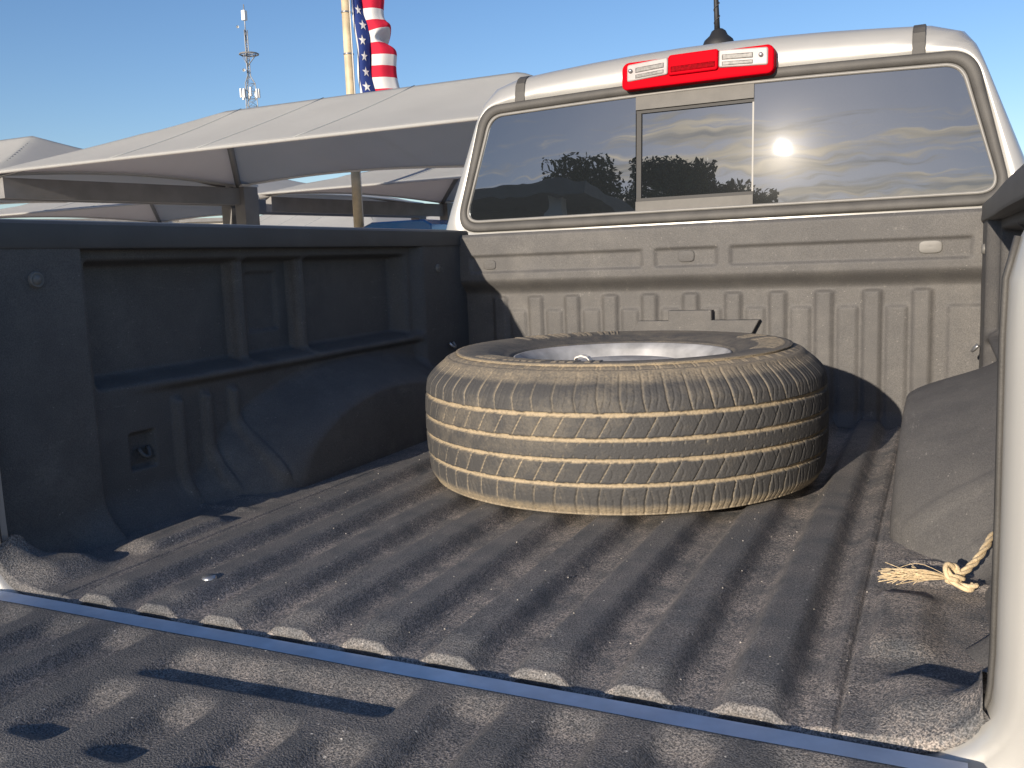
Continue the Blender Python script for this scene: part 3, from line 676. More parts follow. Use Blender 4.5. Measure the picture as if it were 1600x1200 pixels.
# second and fourth rows: slanted grooves
for (z0, z1, s_) in ((0.1375, 0.1795, 1), (0.060, 0.1025, 1)):
    r_ = row(z0, z1); zz_ = (ZT-z0)/(z1-z0)
    a1 = line_(pp-0.62*zz_*s_, 0.046)*r_; dep = np.maximum(dep, 0.0026*a1); dirt = np.maximum(dirt, (0.55+0.2*np.sin(PH*2.7+2))*a1)
    for o_ in (0.33, 0.64):
        a2 = line_(pp+o_+0.5*np.abs(zz_-0.5), 0.04)*r_*(zz_ > 0.22); dep = np.maximum(dep, 0.0011*a2); dirt = np.maximum(dirt, 0.12*a2)
r_ = row(0.1025, 0.1375); zz_ = (ZT-0.1025)/0.035
for o_ in (0.1, 0.55):
    a2 = line_(pp+o_-0.3*zz_, 0.05)*r_*((zz_ > 0.72) | (zz_ < 0.28)); dep = np.maximum(dep, 0.0018*a2); dirt = np.maximum(dirt, 0.35*a2)
dirt += 0.06*vnoise(PH*9, ZT*120, 31)
dirt = np.maximum(dirt, 0.55*sst(ZT, 0.222, 0.236)); dirt = np.maximum(dirt, 0.8*(1-sst(ZT, 0.014, 0.034)))
patch_ = sst(vnoise(PH*2.2, ZT*14, 41), -0.1, 0.9)
dirt = np.maximum(dirt, 0.10+0.20*patch_)
RR = crown(ZT)-dep
tread = np.stack([RR*np.cos(PH), RR*np.sin(PH), ZT], -1)
# sidewall upwards: shoulder blocks ring, label band, bead
rs0 = float(crown(np.array([0.240]))[0])
sw = [(rs0-0.004, 0.2445, .55), (rs0-0.009, 0.2480, .6), (rs0-0.012, 0.2492, .6), (rs0-0.0135, 0.2487, .65), (rs0-0.0155, 0.2503, .6), (rs0-0.022, 0.2526, .6), (rs0-0.028, 0.2542, .6), (rs0-0.0295, 0.2533, .8), (rs0-0.031, 0.2547, .6),
      (0.320, 0.2580, .5), (0.3180, 0.2570, .6), (0.3165, 0.2583, .42), (0.305, 0.2590, .36), (0.290, 0.2588, .25), (0.278, 0.2575, .2), (0.268, 0.2560, .16), (0.256, 0.2525, .14), (0.244, 0.2480, .14), (0.236, 0.2435, .16), (0.2335, 0.2440, .25), (0.230, 0.2425, .3), (0.224, 0.2360, .35), (0.219, 0.2290, .4), (0.216, 0.222, .4)]
SWr = np.array([s_[0]+(0.022*np.clip((s_[0]-0.23)/0.09, 0, 1) if i_ > 8 else 0) for i_, s_ in enumerate(sw)]); SWz = np.array([s_[1] for s_ in sw]); SWd = np.array([s_[2] for s_ in sw])
_k = np.arange(len(SWr)); _q = np.unique(np.concatenate([_k, np.linspace(10, 17, 43)])); SWz = np.interp(_q, _k, SWz); SWd = np.interp(_q, _k, SWd); SWr = np.interp(_q, _k, SWr)
PHs, _ = np.meshgrid(phi, SWr, indexing='ij')
Zs_ = np.repeat(SWz[None, :], NPH, 0); Rs_ = np.repeat(SWr[None, :], NPH, 0); Ds_ = np.repeat(SWd[None, :], NPH, 0)
ps = PHs/(2*math.pi)*NP
ring1 = (Rs_ < rs0-0.0145) & (Rs_ > rs0-0.0285)
blk = line_(ps, 0.06); blk2 = line_(ps+0.18, 0.05)
Zs_ -= 0.0012*np.maximum(blk, blk2)*ring1; Ds_ += 0.25*np.maximum(blk, blk2)*ring1
# raised ribbed band on the sidewall, in separate arcs
band = (Rs_ < 0.326) & (Rs_ > 0.275); arcs = (np.sin(PHs*3+0.7) > 0.15)
r9 = np.random.default_rng(9); cell = r9.random(400); stroke = r9.random(400)
ci = (PHs/(2*math.pi)*130).astype(int) % 400; cf = (PHs/(2*math.pi)*130) % 1
blk_on = (cell[ci] > 0.22) & (cf > 0.10) & (cf < 0.80)
hollow = (stroke[ci] > 0.4) & (cf > 0.32) & (cf < 0.58) & (np.abs(Rs_-0.300) < 0.011)
emb = (blk_on & ~hollow & band & arcs).astype(float)
Zs_ += 0.0018*emb; Ds_ += 0.34*emb
Ds_ += 0.10*vnoise(PHs*5, Rs_*60, 55)+0.17*((Rs_ < 0.345) & (Rs_ > 0.235))  # mid sidewall lightened further: dust plus a painted grazing sheen
side = np.stack([Rs_*np.cos(PHs), Rs_*np.sin(PHs), Zs_], -1)
lowr = np.array([(0.219, 0.022), (0.25, 0.0075), (0.30, 0.002), (0.36, 0.0022), (0.384, 0.0036), (0.3935, 0.0062)])
low = np.stack([lowr[None, :, 0]*np.cos(phi)[:, None], lowr[None, :, 0]*np.sin(phi)[:, None], np.repeat(lowr[None, :, 1], NPH, 0)], -1)
allv = np.concatenate([low, tread, side], 1); alld = np.concatenate([np.full((NPH, len(lowr)), 0.7), dirt, Ds_], 1)
tyre = mesh_obj('tyre', allv.reshape(-1, 3), grid_faces(NPH, allv.shape[1], wrap_u=True), MT['tyre'], spare, dust=np.clip(alld, 0, 1).ravel())
rim = lathe('rim', [(0.215, 0.030), (0.200, 0.036), (0.19, 0.06), (0.186, 0.150), (0.187, 0.180), (0.196, 0.184), (0.198, 0.206), (0.203, 0.210), (0.205, 0.226), (0.213, 0.232), (0.220, 0.240), (0.2235, 0.2405), (0.224, 0.236)][::-1], (0, 0, 0), MT['hub'], spare, n=96)
lathe('rim_disc', [(0.1895, 0.185), (0.175, 0.196), (0.150, 0.214), (0.120, 0.222), (0.095, 0.214), (0.080, 0.211), (0.060, 0.213), (0.035, 0.214), (0.033, 0.200)], (0, 0, 0), MT['hub'], rim, n=96)
for i in range(6):
    a = i*math.pi/3+0.2
    lathe('lug_hole', [(0.0, 0.2130), (0.009, 0.2132), (0.0105, 0.2148), (0.0125, 0.2128)], (0.058*math.cos(a), 0.058*math.sin(a), 0), MT['black'], rim, n=14)
# bent white plastic clip lying on the wheel disc
bm = bmesh.new()
cp = [(-0.034, 0.004), (-0.020, 0.005), (-0.014, 0.022), (-0.002, 0.026), (0.010, 0.022), (0.018, 0.012), (0.034, 0.008), (0.044, 0.010)]
V = []; F = []
for (x, z) in cp:
    for (dy, dz_) in ((-0.009, 0), (0.009, 0), (0.009, -0.003), (-0.009, -0.003)): V.append((x, dy+x*0.15, z+dz_))
bm.free(); k = len(cp)
F = [tuple(f) for f in grid_faces(k, 4, wrap_v=True, flip=True)]+[(0, 1, 2, 3), tuple(range(4*k-4, 4*k))[::-1]]
clip_o = mesh_obj('retaining_clip', V, F, MT['straw'], spare, smooth=False); clip_o.location = (-0.055, -0.075, 0.219)
spare.location = (TX, TY, 0.0005)

# ------------------------------------------------------------------ frayed rope at the right jamb
rope = empty('rope', (0.645, 0.41, -0.01), 'frayed tan rope end tied in a knot, by the right jamb', 'rope')
def strand_set(path, n, rad, twist, off, rad_end=None):
    segs = []
    P_ = catmull(path, 8)
    for s_ in range(n):
        pts = []
        for i, p in enumerate(P_):
            a = 2*math.pi*s_/n+twist*i
            d = (P_[min(i+1, len(P_)-1)]-P_[max(i-1, 0)]).normalized(); x = d.cross(Vector((0, 0, 1))).normalized(); y = d.cross(x)
            pts.append(p+(x*math.cos(a)+y*math.sin(a))*off)
        segs.append((pts, rad))
    return segs
tubes('rope_end', strand_set([(0.648, 0.415, 0.008), (0.660, 0.432, 0.015), (0.672, 0.455, 0.023), (0.684, 0.49, 0.032), (0.692, 0.53, 0.036)], 3, 0.0027, 0.36, 0.0026), MT['rope'], rope)
knot = [(0.648, 0.410, 0.004), (0.638, 0.402, 0.012), (0.634, 0.412, 0.022), (0.643, 0.424, 0.018), (0.652, 0.415, 0.006), (0.644, 0.402, 0.010), (0.636, 0.406, 0.006), (0.660, 0.398, 0.000), (0.668, 0.404, 0.004)]
tubes('rope_knot', strand_set(knot, 2, 0.0034, 0.3, 0.0024), MT['rope'], rope)
segs = []
for i in range(70):
    a = rng.uniform(-1, 1); l_ = rng.uniform(0.035, 0.085); e_ = (0.636-l_, 0.408+a*0.014+rng.normal()*0.008+ (0.085-l_)*0.05, -0.003+abs(rng.normal())*0.010)
    m_ = (0.636-l_*0.5, 0.407+a*0.009, 0.004+abs(rng.normal())*0.007)
    segs.append((catmull([(0.640, 0.407+a*0.003, 0.008), m_, e_], 5), float(rng.uniform(0.0004, 0.0009))))
tubes('frayed_fibres', segs, MT['rope'], rope, n=4)
keep(rope)
# the floor there slopes up to the arch: nothing else lies on it but loose grit
V = []; F = []
for i in range(260):
    x = rng.uniform(-0.5, 0.62); y = rng.uniform(0.03, 1.3); r_ = rng.uniform(0.0004, 0.0013)*(1.6 if i % 17 == 0 else 1); 
    p_ = (x/S-round(x/S))*S; rb = min(max(1-max(abs(p_)-0.0190, 0)/0.0225, 0), 1); rb = 0.55*rb*rb*(3-2*rb)+0.45*rb
    z = -0.0215+(0.0215*rb if abs(x) < 4.48*S else 0.006)+r_*0.5
    if math.hypot(x-TX, y-TY) < 0.385: continue
    o_ = len(V)
    V += [(x-r_, y, z), (x+r_, y+r_*.2, z), (x, y-r_, z), (x, y+r_*1.2, z), (x, y, z+r_*0.8), (x, y, z-r_)]
    F += [(o_+a, o_+b_, o_+c_) for a, b_, c_ in ((0, 2, 4), (2, 1, 4), (1, 3, 4), (3, 0, 4), (2, 0, 5), (1, 2, 5), (3, 1, 5), (0, 3, 5))]
grit = mesh_obj('grit', V, F, MT['pebble'], None, smooth=False); grit['kind'] = 'stuff'; tag(grit, 'pale sand grains scattered over the ribbed bed floor', 'grit')

# ------------------------------------------------------------------ shade canopies over the parking rows
EZ, RZ = 2.2, 3.2
def canopy(x0, x1, y0, y1, label, rz=RZ, ez=EZ, skew=1.05):
    root = empty('shade_canopy', ((x0+x1)/2, (y0+y1)/2, GROUND), label, 'shade canopy', 'fabric shade canopies over the car park')
    ym = (y0+y1)/2; hip = (y1-y0)/2
    nu, nv = 81, 41
    us = np.linspace(0, 1, nu); vs2 = np.linspace(0, 1, nv)
    V = []
    # four fabric fields meeting at the ridge and hips: height from the nearest eave, sagging between the tubes
    bays = max(1, round((x1-x0)/5.0))
    for u in us:
        for v in vs2:
            x = x0+(x1-x0)*u; y = y0+(y1-y0)*v
            fx = min(x-x0, x1-x)/hip; fy = min(y-y0, y1-y)/hip; t_ = min(1, min(fx, fy))
            z = ez+(rz-ez)*t_
            sag = 0.10*math.sin(math.pi*min(1, t_))
            edge_u = abs(math.sin(math.pi*(x-x0)/(x1-x0)*bays)); edge_v = abs(math.sin(math.pi*(y-y0)/(y1-y0)))
            if fy <= fx: z += (0.0 if y < ym else 0.10)*(1-t_)**2*edge_u-sag*edge_u*0.5
            else: z += 0.13*(1-t_)**2*edge_v-sag*0.4
            V.append((x, y, z))
    fab = mesh_obj('fabric', V, grid_faces(nu, nv), MT['fabric'], root)
    sm = fab.modifiers.new('thick', 'SOLIDIFY'); sm.thickness = 0.012
    def zf(x, y):
        fx = min(x-x0, x1-x)/hip; fy = min(y-y0, y1-y)/hip; t_ = min(1, min(fx, fy))
        eu = abs(math.sin(math.pi*(x-x0)/(x1-x0)*bays))
        return ez+(rz-ez)*t_+(0.0 if y < ym else 0.10)*(1-t_)**2*eu-0.05*math.sin(math.pi*t_)*eu
    for xs_ in np.arange(x0+hip+0.4, x1-hip-0.2, 1.75):
        for ya_, yb2 in ((y0, ym), (ym, y1)):
            tube('fabric_seam', [(xs_, y_, zf(xs_, y_)+0.003) for y_ in np.linspace(ya_, yb2, 9)], 0.009, MT['seam'], root, n=5)
    def eave(pa, pb, n_, arch):
        return [Vector(pa).lerp(Vector(pb), t_)+Vector((0, 0, arch*abs(math.sin(math.pi*t_*n_))-0.015)) for t_ in np.linspace(0, 1, 12*n_+1)]
    for pa, pb, n_, ar in (((x0, y0, ez), (x1, y0, ez), bays, 0.0), ((x0, y1, ez), (x1, y1, ez), bays, 0.10), ((x0, y0, ez), (x0, y1, ez), 1, 0.13), ((x1, y0, ez), (x1, y1, ez), 1, 0.13)):
        tube('eave_cable', eave(pa, pb, n_, ar), 0.028, MT['piping'] if pb[1] > y0+0.1 else MT['fabric'], root, n=6)
    tube('ridge_tube', [(x0+hip, ym, rz-0.09), (x1-hip, ym, rz-0.09)], 0.06, MT['frame'], root, n=8)
    for (cx2, cy2, rx) in ((x0, y0, x0+hip), (x0, y1, x0+hip), (x1, y0, x1-hip), (x1, y1, x1-hip)):
        tube('hip_rafter', [(cx2, cy2, ez-0.08), (rx, ym, rz-0.10)], 0.055, MT['frame'], root, n=8)
    inx = [x0+0.18, x1-0.18]
    for i, xx in enumerate(inx):
        for yy in (y1,):
            h = ez-GROUND
            bm = bmesh.new()
            box_bm(bm, (xx, yy, GROUND+h/2-0.03), (0.26, 0.34, h-0.06)); 
            col_ = bm_obj('column', bm, MT['frame'], root)
            box('cap_plate', (xx, yy, ez-0.03), (0.26, 0.40, 0.05), MT['piping'], col_)
        box('end_beam', (x0+0.12 if i == 0 else x1-0.12, ym+0.05, ez-0.25), (0.16, y1-y0-0.2, 0.34), MT['frame'], root)
    for ch in root.children_recursive:          # the bays are set out at a slight angle to the rows
        for v in ch.data.vertices: v.co.x += skew*(v.co.y-y0)/(y1-y0)
    keep(root)
    return root
canopy(-13.9, -3.2, 9.55, 14.5, 'nearest big tan fabric shade canopy, left of the cab')
canopy(-24.5, -14.0, 9.7, 14.6, 'tan shade canopy at the left edge, pointed end just showing', rz=3.25)
canopy(-13.6, -3.2, 16.0, 22.6, 'shade canopy directly behind the nearest one, under its far eave', rz=3.15, ez=2.15)
canopy(-24.5, -14.2, 16.0, 22.6, 'shade canopy second from the front in the left column', rz=3.15, ez=2.15)
canopy(-20.0, -9.0, 32.0, 37.5, 'far pale shade canopy seen below the near beams', rz=3.1, ez=2.0)
canopy(-32.0, -21.0, 32.0, 37.5, 'far pale shade canopy left of the flagpole foot', rz=3.1, ez=2.0)

# ------------------------------------------------------------------ parked vehicles beyond the bed side
def car(x, y, rz_, paint, label, pickup=False, hgt=1.75):
    root = empty('parked_car', (x, y, GROUND), label, 'car')
    pr = simple('car_paint', paint, 0.25, metal=0.2, coat=1.0)
    h2 = hgt
    side_ = [(-2.4, 0.35), (-2.42, 0.95), (-2.2, 1.05), (-2.05, h2-0.12), (-1.8, h2), (0.3, h2), (0.55, h2-0.10), (1.15, 1.08), (2.2, 0.95), (2.42, 0.80), (2.45, 0.35)]
    if pickup: side_ = [(-2.7, 0.5), (-2.72, 1.12), (-0.75, 1.14), (-0.68, h2-0.10), (-0.5, h2), (0.7, h2), (0.95, h2-0.10), (1.45, 1.16), (2.6, 1.05), (2.75, 0.9), (2.75, 0.5)]
    V = []
    for sx_ in (-1, -0.93, 0.93, 1):
        for (yy, z) in side_:
            nar = 1-0.22*max(0, (z-1.05))/0.8
            V.append((sx_*0.95*nar, yy, (z-0.03 if abs(sx_) == 1 and z > 1.1 else z)))
    k = len(side_); F = [tuple(f) for f in grid_faces(4, k)]+[tuple(range(k))[::-1], tuple(range(3*k, 4*k))]
    mesh_obj('body', V, F, pr, root, smooth=False)
    ya, yb_ = (-2.0, 0.5) if not pickup else (-0.6, 0.9)
    for s_ in (-1, 1):
        for a, b_ in ((ya+0.15, (ya+yb_)/2-0.05), ((ya+yb_)/2+0.05, yb_-0.1)):
            w0, w1 = 0.95*(1-0.22*0.05/0.8)+0.004, 0.95*(1-0.22*(h2-0.18-1.05)/0.8)+0.004
            mesh_obj('side_window', [(s_*w0, a, 1.12), (s_*w0, b_+0.25*(b_ > 0.3), 1.12), (s_*w1, b_, h2-0.18), (s_*w1, a+0.05, h2-0.18)], [(0, 1, 2, 3)], MT['glass'], root, smooth=False)
    fy0, fy1 = (0.57, 1.12) if not pickup else (0.97, 1.42)
    mesh_obj('windshield', [(-0.72, fy0+0.02, h2-0.13), (0.72, fy0+0.02, h2-0.13), (0.85, fy1+0.02, 1.16), (-0.85, fy1+0.02, 1.16)], [(0, 1, 2, 3)], MT['glass'], root, smooth=False)
    by = -2.075 if not pickup else -0.70
    mesh_obj('rear_window', [(-0.72, by-0.02, h2-0.2), (0.72, by-0.02, h2-0.2), (0.8, by-0.12 if not pickup else by-0.06, 1.2), (-0.8, by-0.12 if not pickup else by-0.06, 1.2)], [(3, 2, 1, 0)], MT['glass'], root, smooth=False)
    for s_ in (-1, 1):
        box('door_mirror', (s_*1.03, fy1-0.35, 1.2), (0.18, 0.1, 0.15), pr, root, bevel=0.02)
        box('tail_lamp', (s_*0.82, side_[1][0]-0.005, 0.88), (0.16, 0.04, 0.22), MT['red'], root)
        for yy in (-1.5, 1.55):
            w = lathe('wheel', [(0.20, -0.09), (0.32, -0.11), (0.36, -0.07), (0.36, 0.07), (0.32, 0.11), (0.20, 0.09)], (s_*0.84, yy, 0.36), MT['black'], root, n=24, axis='x')
            lathe('rim', [(0.0, s_*0.06), (0.15, s_*0.07), (0.21, s_*0.09), (0.21, -s_*0.09)], (s_*0.84, yy, 0.36), MT['hub'], w, n=24, axis='x')
    root.rotation_euler = (0, 0, rz_)
    return root
car(-9.0, 15.3, RAD(90), (0.03, 0.16, 0.42), 'blue parked pickup showing just left of the silver cab', pickup=True, hgt=2.12)

# ------------------------------------------------------------------ low buildings at the far end of the lot
def warehouse(x, y, w, h, rz_, label, col):
    root = empty('warehouse', (x, y, GROUND), label, 'building', 'low buildings at the end of the lot')
    mw = simple('painted_block', col, 0.9, var=0.06, scale=0.4)
    box('wall', (0, 0, h/2), (w, 9, h), mw, root); box('roof', (0, 0, h+0.15), (w+0.8, 9.8, 0.3), MT['frame'], root)
    for i in range(int(w//4)):
        xx = -w/2+2.2+i*4
        if i % 3 == 1: box('roller_door', (xx, -4.53, 1.7), (2.8, 0.06, 3.4), MT['piping'], root)
        else:
            wn_ = box('window', (xx, -4.53, h*0.62), (2.2, 0.06, 1.3), MT['seal'], root); box('pane', (xx, -4.57, h*0.62), (2.0, 0.03, 1.1), MT['glass'], wn_)
    root.rotation_euler = (0, 0, rz_)
warehouse(-70, 52, 26, 5.6, RAD(52), 'low white building farthest left below the canopies', (0.70, 0.69, 0.66))
warehouse(-50, 70, 26, 5.4, RAD(38), 'low cream building seen between the canopy columns', (0.62, 0.58, 0.50))

# ------------------------------------------------------------------ flagpole and flag
fp = (-10.25, 15.02)
pole_root = empty('flagpole', (fp[0], fp[1], GROUND), 'tall weathered tan flagpole rising behind the nearest canopy', 'flagpole')
shaft = tube('pole_shaft', [(fp[0], fp[1], GROUND), (fp[0], fp[1], 3.0), (fp[0], fp[1], 9.5)], [0.11, 0.10, 0.07], MT['pole'], pole_root, n=16)
for z in (3.0, 3.8, 4.6, 5.4): tube('pole_band', [(fp[0], fp[1], z), (fp[0], fp[1], z+0.03)], 0.103, MT['steel'], pole_root, n=16)
tube('halyard', [(fp[0]+0.14, fp[1]-0.02, 0.2), (fp[0]+0.13, fp[1]-0.05, 4.2), (fp[0]+0.08, fp[1], 9.3)], 0.012, MT['piping'], pole_root, n=5)
lathe('pole_ball', [(0.0, 0.12), (0.08, 0.09), (0.12, 0.0), (0.08, -0.09), (0.0, -0.12)], (fp[0], fp[1], 9.6), MT['pole'], pole_root, n=16)
keep(pole_root)
# flag cloth follows a folded path in plan (r: to the viewer's right, d: away from the viewer)
vd = Vector((fp[0]-0.6237, fp[1]+0.8731, 0)).normalized(); rd = Vector((vd.y, -vd.x, 0))
FH = 2.55
plan = catmull([(0.12, 0.0), (0.26, -0.04), (0.42, 0.02), (0.475, 0.12), (0.44, 0.6), (0.40, 1.2), (0.41, 1.55), (0.44, 1.62), (0.47, 1.5), (0.475, 0.7), (0.485, 0.10), (0.53, 0.0), (0.66, -0.06), (0.80, 0.0), (0.91, 0.12), (0.93, 0.5), (0.90, 1.1), (0.84, 1.8)], 8)
Ls = [0]
for i in range(1, len(plan)): Ls.append(Ls[-1]+(plan[i]-plan[i-1]).length)
tot = Ls[-1]
nu = 260; nv = 170; ztop = 5.95
def flag_point(s_, v_):
    i = min(max(int(np.searchsorted(Ls, s_))-1, 0), len(plan)-2); f_ = (s_-Ls[i])/(Ls[i+1]-Ls[i]); p = plan[i].lerp(plan[i+1], f_)
    z = ztop-v_*FH-0.06*s_
    wv = 0.05*math.sin(3.1*v_*FH+0.6)*min(1, s_/0.3)+0.03*math.sin(6.3*v_*FH+2*s_)
    r_ = p.x+wv*0.7+0.02*(1-v_); z += 0.035*math.sin(9*(p.x-0.5))*(1 if s_ > 3 else 0)
    vh = v_*FH; tp = 1-float(sst(np.array(vh), 0.30, 0.80))
    r_ += -0.03+0.04*vh
    if s_ > 3.0:   # the fly is pinched in below its top corner
        k_ = max(0, (p.x-0.49)/0.42)
        r_ -= k_*(0.40*math.exp(-((vh-0.80)/0.12)**2)+0.10*math.exp(-((vh-0.2)/0.4)**2)); z += 0.10*k_*math.exp(-((vh-0.62)/0.15)**2)
        z -= 0.05*math.sin(8*(p.x-0.45))
    r_ -= 0.17*tp*min(1, p.x/0.45)
    b_ = Vector((fp[0], fp[1], 0))+rd*(0.03+r_*0.84+max(0, p.x-0.485)*0.35)+vd*(p.y+0.03*math.sin(5*v_*FH))
    return Vector((b_.x, b_.y, z))
ss = np.linspace(0, tot, nu); vv = np.linspace(0, 1, nv)
V = [flag_point(s_, v_) for s_ in ss for v_ in vv]; F = grid_faces(nu, nv)
s_fold = Ls[plan.index(min(plan, key=lambda p: abs(p.x-0.44)+abs(p.y-1.62)))] if False else None
canton_s = next(l for l, p in zip(Ls, plan) if l > 3.0 and p.y < 0.12)   # where the blue field ends
STR = 0.222
def cm_(name, col):
    m_ = simple(name, col, 0.8, var=0.06, scale=3, spec=0.2)
    n_ = m_.node_tree; b0 = n_.nodes['Principled BSDF']; tr = n_.nodes.new('ShaderNodeBsdfTranslucent'); tr.inputs[0].default_value = (*col, 1)
    mx_ = n_.nodes.new('ShaderNodeMixShader'); mx_.inputs[0].default_value = 0.25; n_.links.new(b0.outputs[0], mx_.inputs[1]); n_.links.new(tr.outputs[0], mx_.inputs[2])
    n_.links.new(mx_.outputs[0], n_.nodes['Material Output'].inputs['Surface']); return m_
flag = empty('flag', (fp[0], fp[1], 5.2), 'American flag with white stars hanging from the tan pole', 'flag')
me_o = mesh_obj('flag_cloth', V, F, None, flag)
for nm, c_ in (('flag_blue', (0.030, 0.055, 0.22)), ('flag_red', (0.66, 0.025, 0.06)), ('flag_white', (0.80, 0.79, 0.77))): me_o.data.materials.append(cm_(nm, c_))
mi = []
for f in F:
    s_ = ss[f[0]//nv]; v_ = vv[f[0] % nv]*FH
    if s_ < canton_s: mi.append(0 if s_ > 0.03 else 2)
    else: mi.append(1 if int((v_+0.02)/STR) % 2 == 0 else 2)
me_o.data.polygons.foreach_set('material_index', mi)
wm = me_o.data.materials[2]
def star(sc, vc, r_):
    P_ = []
    for k_ in range(10):
        a = math.pi/2+k_*math.pi/5; rr_ = r_ if k_ % 2 == 0 else r_*0.40
        P_.append(flag_point(max(0, sc+rr_*math.cos(a)*0.92), (vc-rr_*math.sin(a))/FH)-vd*0.012)
    c_ = flag_point(sc, vc/FH)-vd*0.012
    mesh_obj('star', [c_]+P_, [(0, k_+1, (k_+1) % 10+1) for k_ in range(10)], wm, flag, smooth=False)
for i in range(8): star(0.20+0.03*((i*7) % 3-1), 0.18+0.297*i, 0.106)
keep(flag)

# ------------------------------------------------------------------ lattice radio tower far away
TD = 170.0
tb = Vector((0.6237-0.6455*TD, -0.8731+0.7638*TD, GROUND))
tower = empty('radio_tower', tb, 'distant lattice radio tower with dishes, left of the flag', 'tower')
TH = 47.0
def tw(z): return 2.3*(1-z/TH)**0.9+0.22 if z < 34 else 0.30
def leg_pt(k_, z): a = 2*math.pi*k_/3+0.5; return (tb.x+tw(z)*math.cos(a), tb.y+tw(z)*math.sin(a), GROUND+z)
zs_ = np.linspace(0, TH-5, 34)
for k_ in range(3): tube('tower_leg', [leg_pt(k_, z) for z in zs_], 0.085, MT['galv'], tower, n=6)
segs = []
for i in range(len(zs_)-1):
    for k_ in range(3):
        segs.append(([leg_pt(k_, zs_[i]), leg_pt((k_+1) % 3, zs_[i+1])], 0.035)); segs.append(([leg_pt((k_+1) % 3, zs_[i]), leg_pt(k_, zs_[i+1])], 0.035)); segs.append(([leg_pt(k_, zs_[i]), leg_pt((k_+1) % 3, zs_[i])], 0.035))
tubes('bracing', segs, MT['galv'], tower, n=4)
pz = GROUND+38.0
rdt = Vector((0.7638, 0.6455, 0))
ring = [(tb.x+2.9*math.cos(a)*0.55+rdt.x*0.3, tb.y+2.9*math.sin(a)*0.55+rdt.y*0.3, pz) for a in np.linspace(0, 2*math.pi, 13)[:-1]]
tube('platform_ring', ring, 0.14, MT['frame'], tower, n=6, closed=True)
tubes('platform_braces', [([ring[i], (tb.x, tb.y, pz-2.0)], 0.06) for i in range(0, 12, 3)]+[([ring[i], (tb.x, tb.y, pz)], 0.06) for i in range(0, 12, 2)], MT['galv'], tower, n=4)
for i in range(8):
    a = 2*math.pi*i/8; box('panel_antenna', (tb.x+1.5*math.cos(a), tb.y+1.5*math.sin(a), GROUND+31.3+0.2*(i % 2)), (0.3, 0.3, 1.5), MT['antenna_white'], tower)
box('top_antenna', (tb.x, tb.y, GROUND+44.4), (0.7, 0.7, 1.6), MT['antenna_white'], tower)
tube('top_mast', [(tb.x, tb.y, GROUND+40), (tb.x, tb.y, GROUND+46.2)], 0.10, MT['galv'], tower, n=6)
for (dx, z, r_) in ((-0.8, 27.6, 0.72), (-0.5, 35.2, 0.25), (-1.0, 42.3, 0.22)):
    dsh = lathe('dish', [(0.0, 0.12), (r_*0.6, 0.05), (r_, -0.1), (r_, -0.25), (r_*0.5, 0.4), (0.0, 0.5)], (0, 0, 0), MT['antenna_white'], tower, n=20, axis='y')
    dsh.location = (tb.x+rdt.x*dx+0.2, tb.y+rdt.y*dx-0.6, GROUND+z); dsh.rotation_euler = (0, 0, RAD(40))
keep(tower)

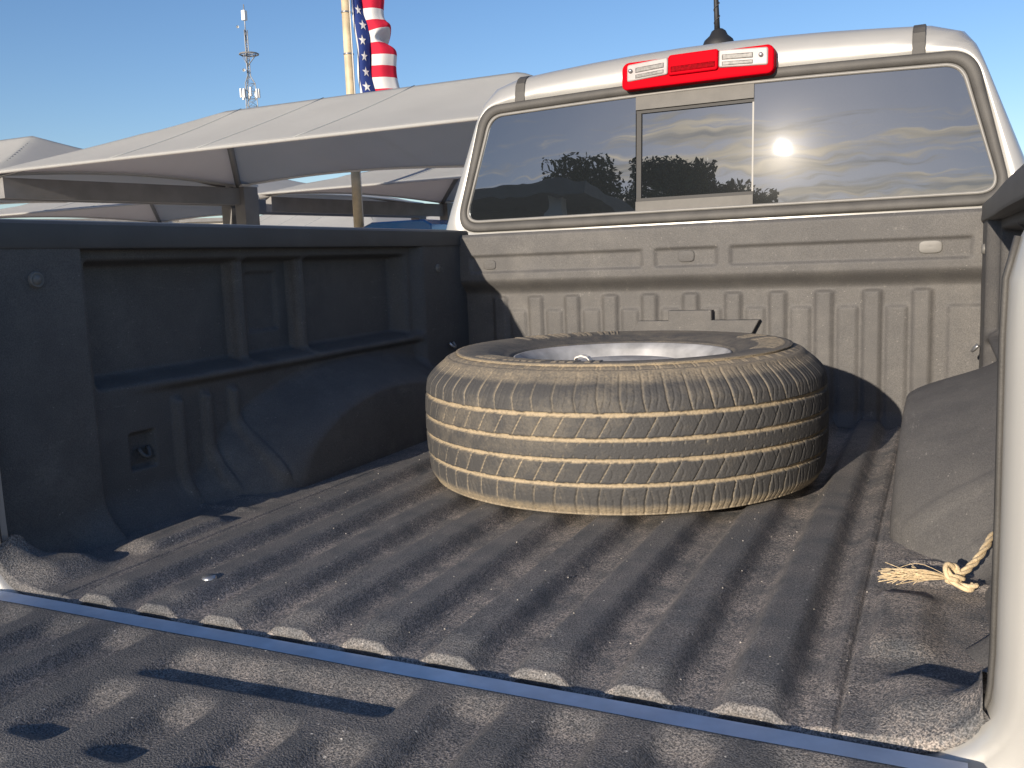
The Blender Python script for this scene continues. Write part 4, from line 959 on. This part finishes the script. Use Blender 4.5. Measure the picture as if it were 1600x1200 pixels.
# ------------------------------------------------------------------ what stands behind the camera (seen in the window's reflection)
bld = empty('service_building', (-12, -18.5, GROUND), 'low dark building reflected in the left rear pane', 'building')
box('wall', (-14.0, -20.0, GROUND+2.85), (13.0, 5.0, 5.7), MT['wall_dark'], bld)
box('roof', (-14.0, -19.4, GROUND+5.75), (13.8, 7.0, 0.30), MT['frame'], bld)
for x in (-17.8, -14.0, -10.6, -8.0): box('porch_post', (x, -16.4, GROUND+2.8), (0.3, 0.3, 5.6), MT['orange'] if x < -12 else MT['piping'], bld)
for x in (-15.4, -11.8, -8.6):
    w = box('window', (x, -17.48, GROUND+4.3), (1.8, 0.08, 1.0), MT['seal'], bld); box('glazing', (x, -17.43, GROUND+4.3), (1.6, 0.04, 0.8), MT['glass'], w)
keep(bld)
def tree(x, y, h, cr_, label, seed):
    r_ = np.random.default_rng(seed); root = empty('tree', (x, y, GROUND), label, 'tree', 'trees behind the truck')
    segs = [([(x, y, GROUND), (x+0.1, y, GROUND+h*0.3), (x-0.1, y+0.1, GROUND+h*0.6)], 0.13)]
    tips = []
    for i in range(9):
        a = r_.uniform(0, 6.28); e_ = Vector((x+math.cos(a)*cr_*0.75, y+math.sin(a)*cr_*0.6, GROUND+h*r_.uniform(0.55, 0.92))); tips.append(e_)
        segs.append(([(x, y, GROUND+h*r_.uniform(0.25, 0.5)), ((x+e_.x)/2, (y+e_.y)/2, e_.z-h*0.08), e_], 0.05))
    tubes('trunk', segs, MT['bark'], root, n=6)
    n_ = 20000
    tp = np.array([tuple(t_) for t_ in tips])[r_.integers(len(tips), size=n_)]
    P = tp+np.clip(r_.normal(size=(n_, 3)), -1.7, 1.7)*np.array([0.60, 0.5, 0.34])*cr_*0.40
    s_ = r_.uniform(0.05, 0.12, size=(n_, 1)); a_ = r_.normal(size=(n_, 3)); a_ /= np.linalg.norm(a_, axis=1, keepdims=True)
    b2 = np.cross(a_, r_.normal(size=(n_, 3))); b2 /= np.linalg.norm(b2, axis=1, keepdims=True)
    V = np.stack([P+a_*s_, P+b2*s_*0.5, P-a_*s_, P-b2*s_*0.5], 1).reshape(-1, 3); F = np.arange(n_*4).reshape(-1, 4)
    mesh_obj('crown', V, F, MT['leaf'], root, smooth=False)
    keep(root)
tree(-11.6, -26.0, 8.5, 2.4, 'leafy tree reflected above the dark building in the left pane', 3)
tree(-9.4, -26.5, 9.0, 2.7, 'leafy tree reflected at the left side of the middle pane', 4)
tree(-7.0, -27.0, 9.3, 2.1, 'smaller leafy tree reflected at the right of the middle pane', 5)

bpy.context.view_layer.update()
scene.render.engine = 'CYCLES'
scene.render.resolution_x = 1024; scene.render.resolution_y = 768
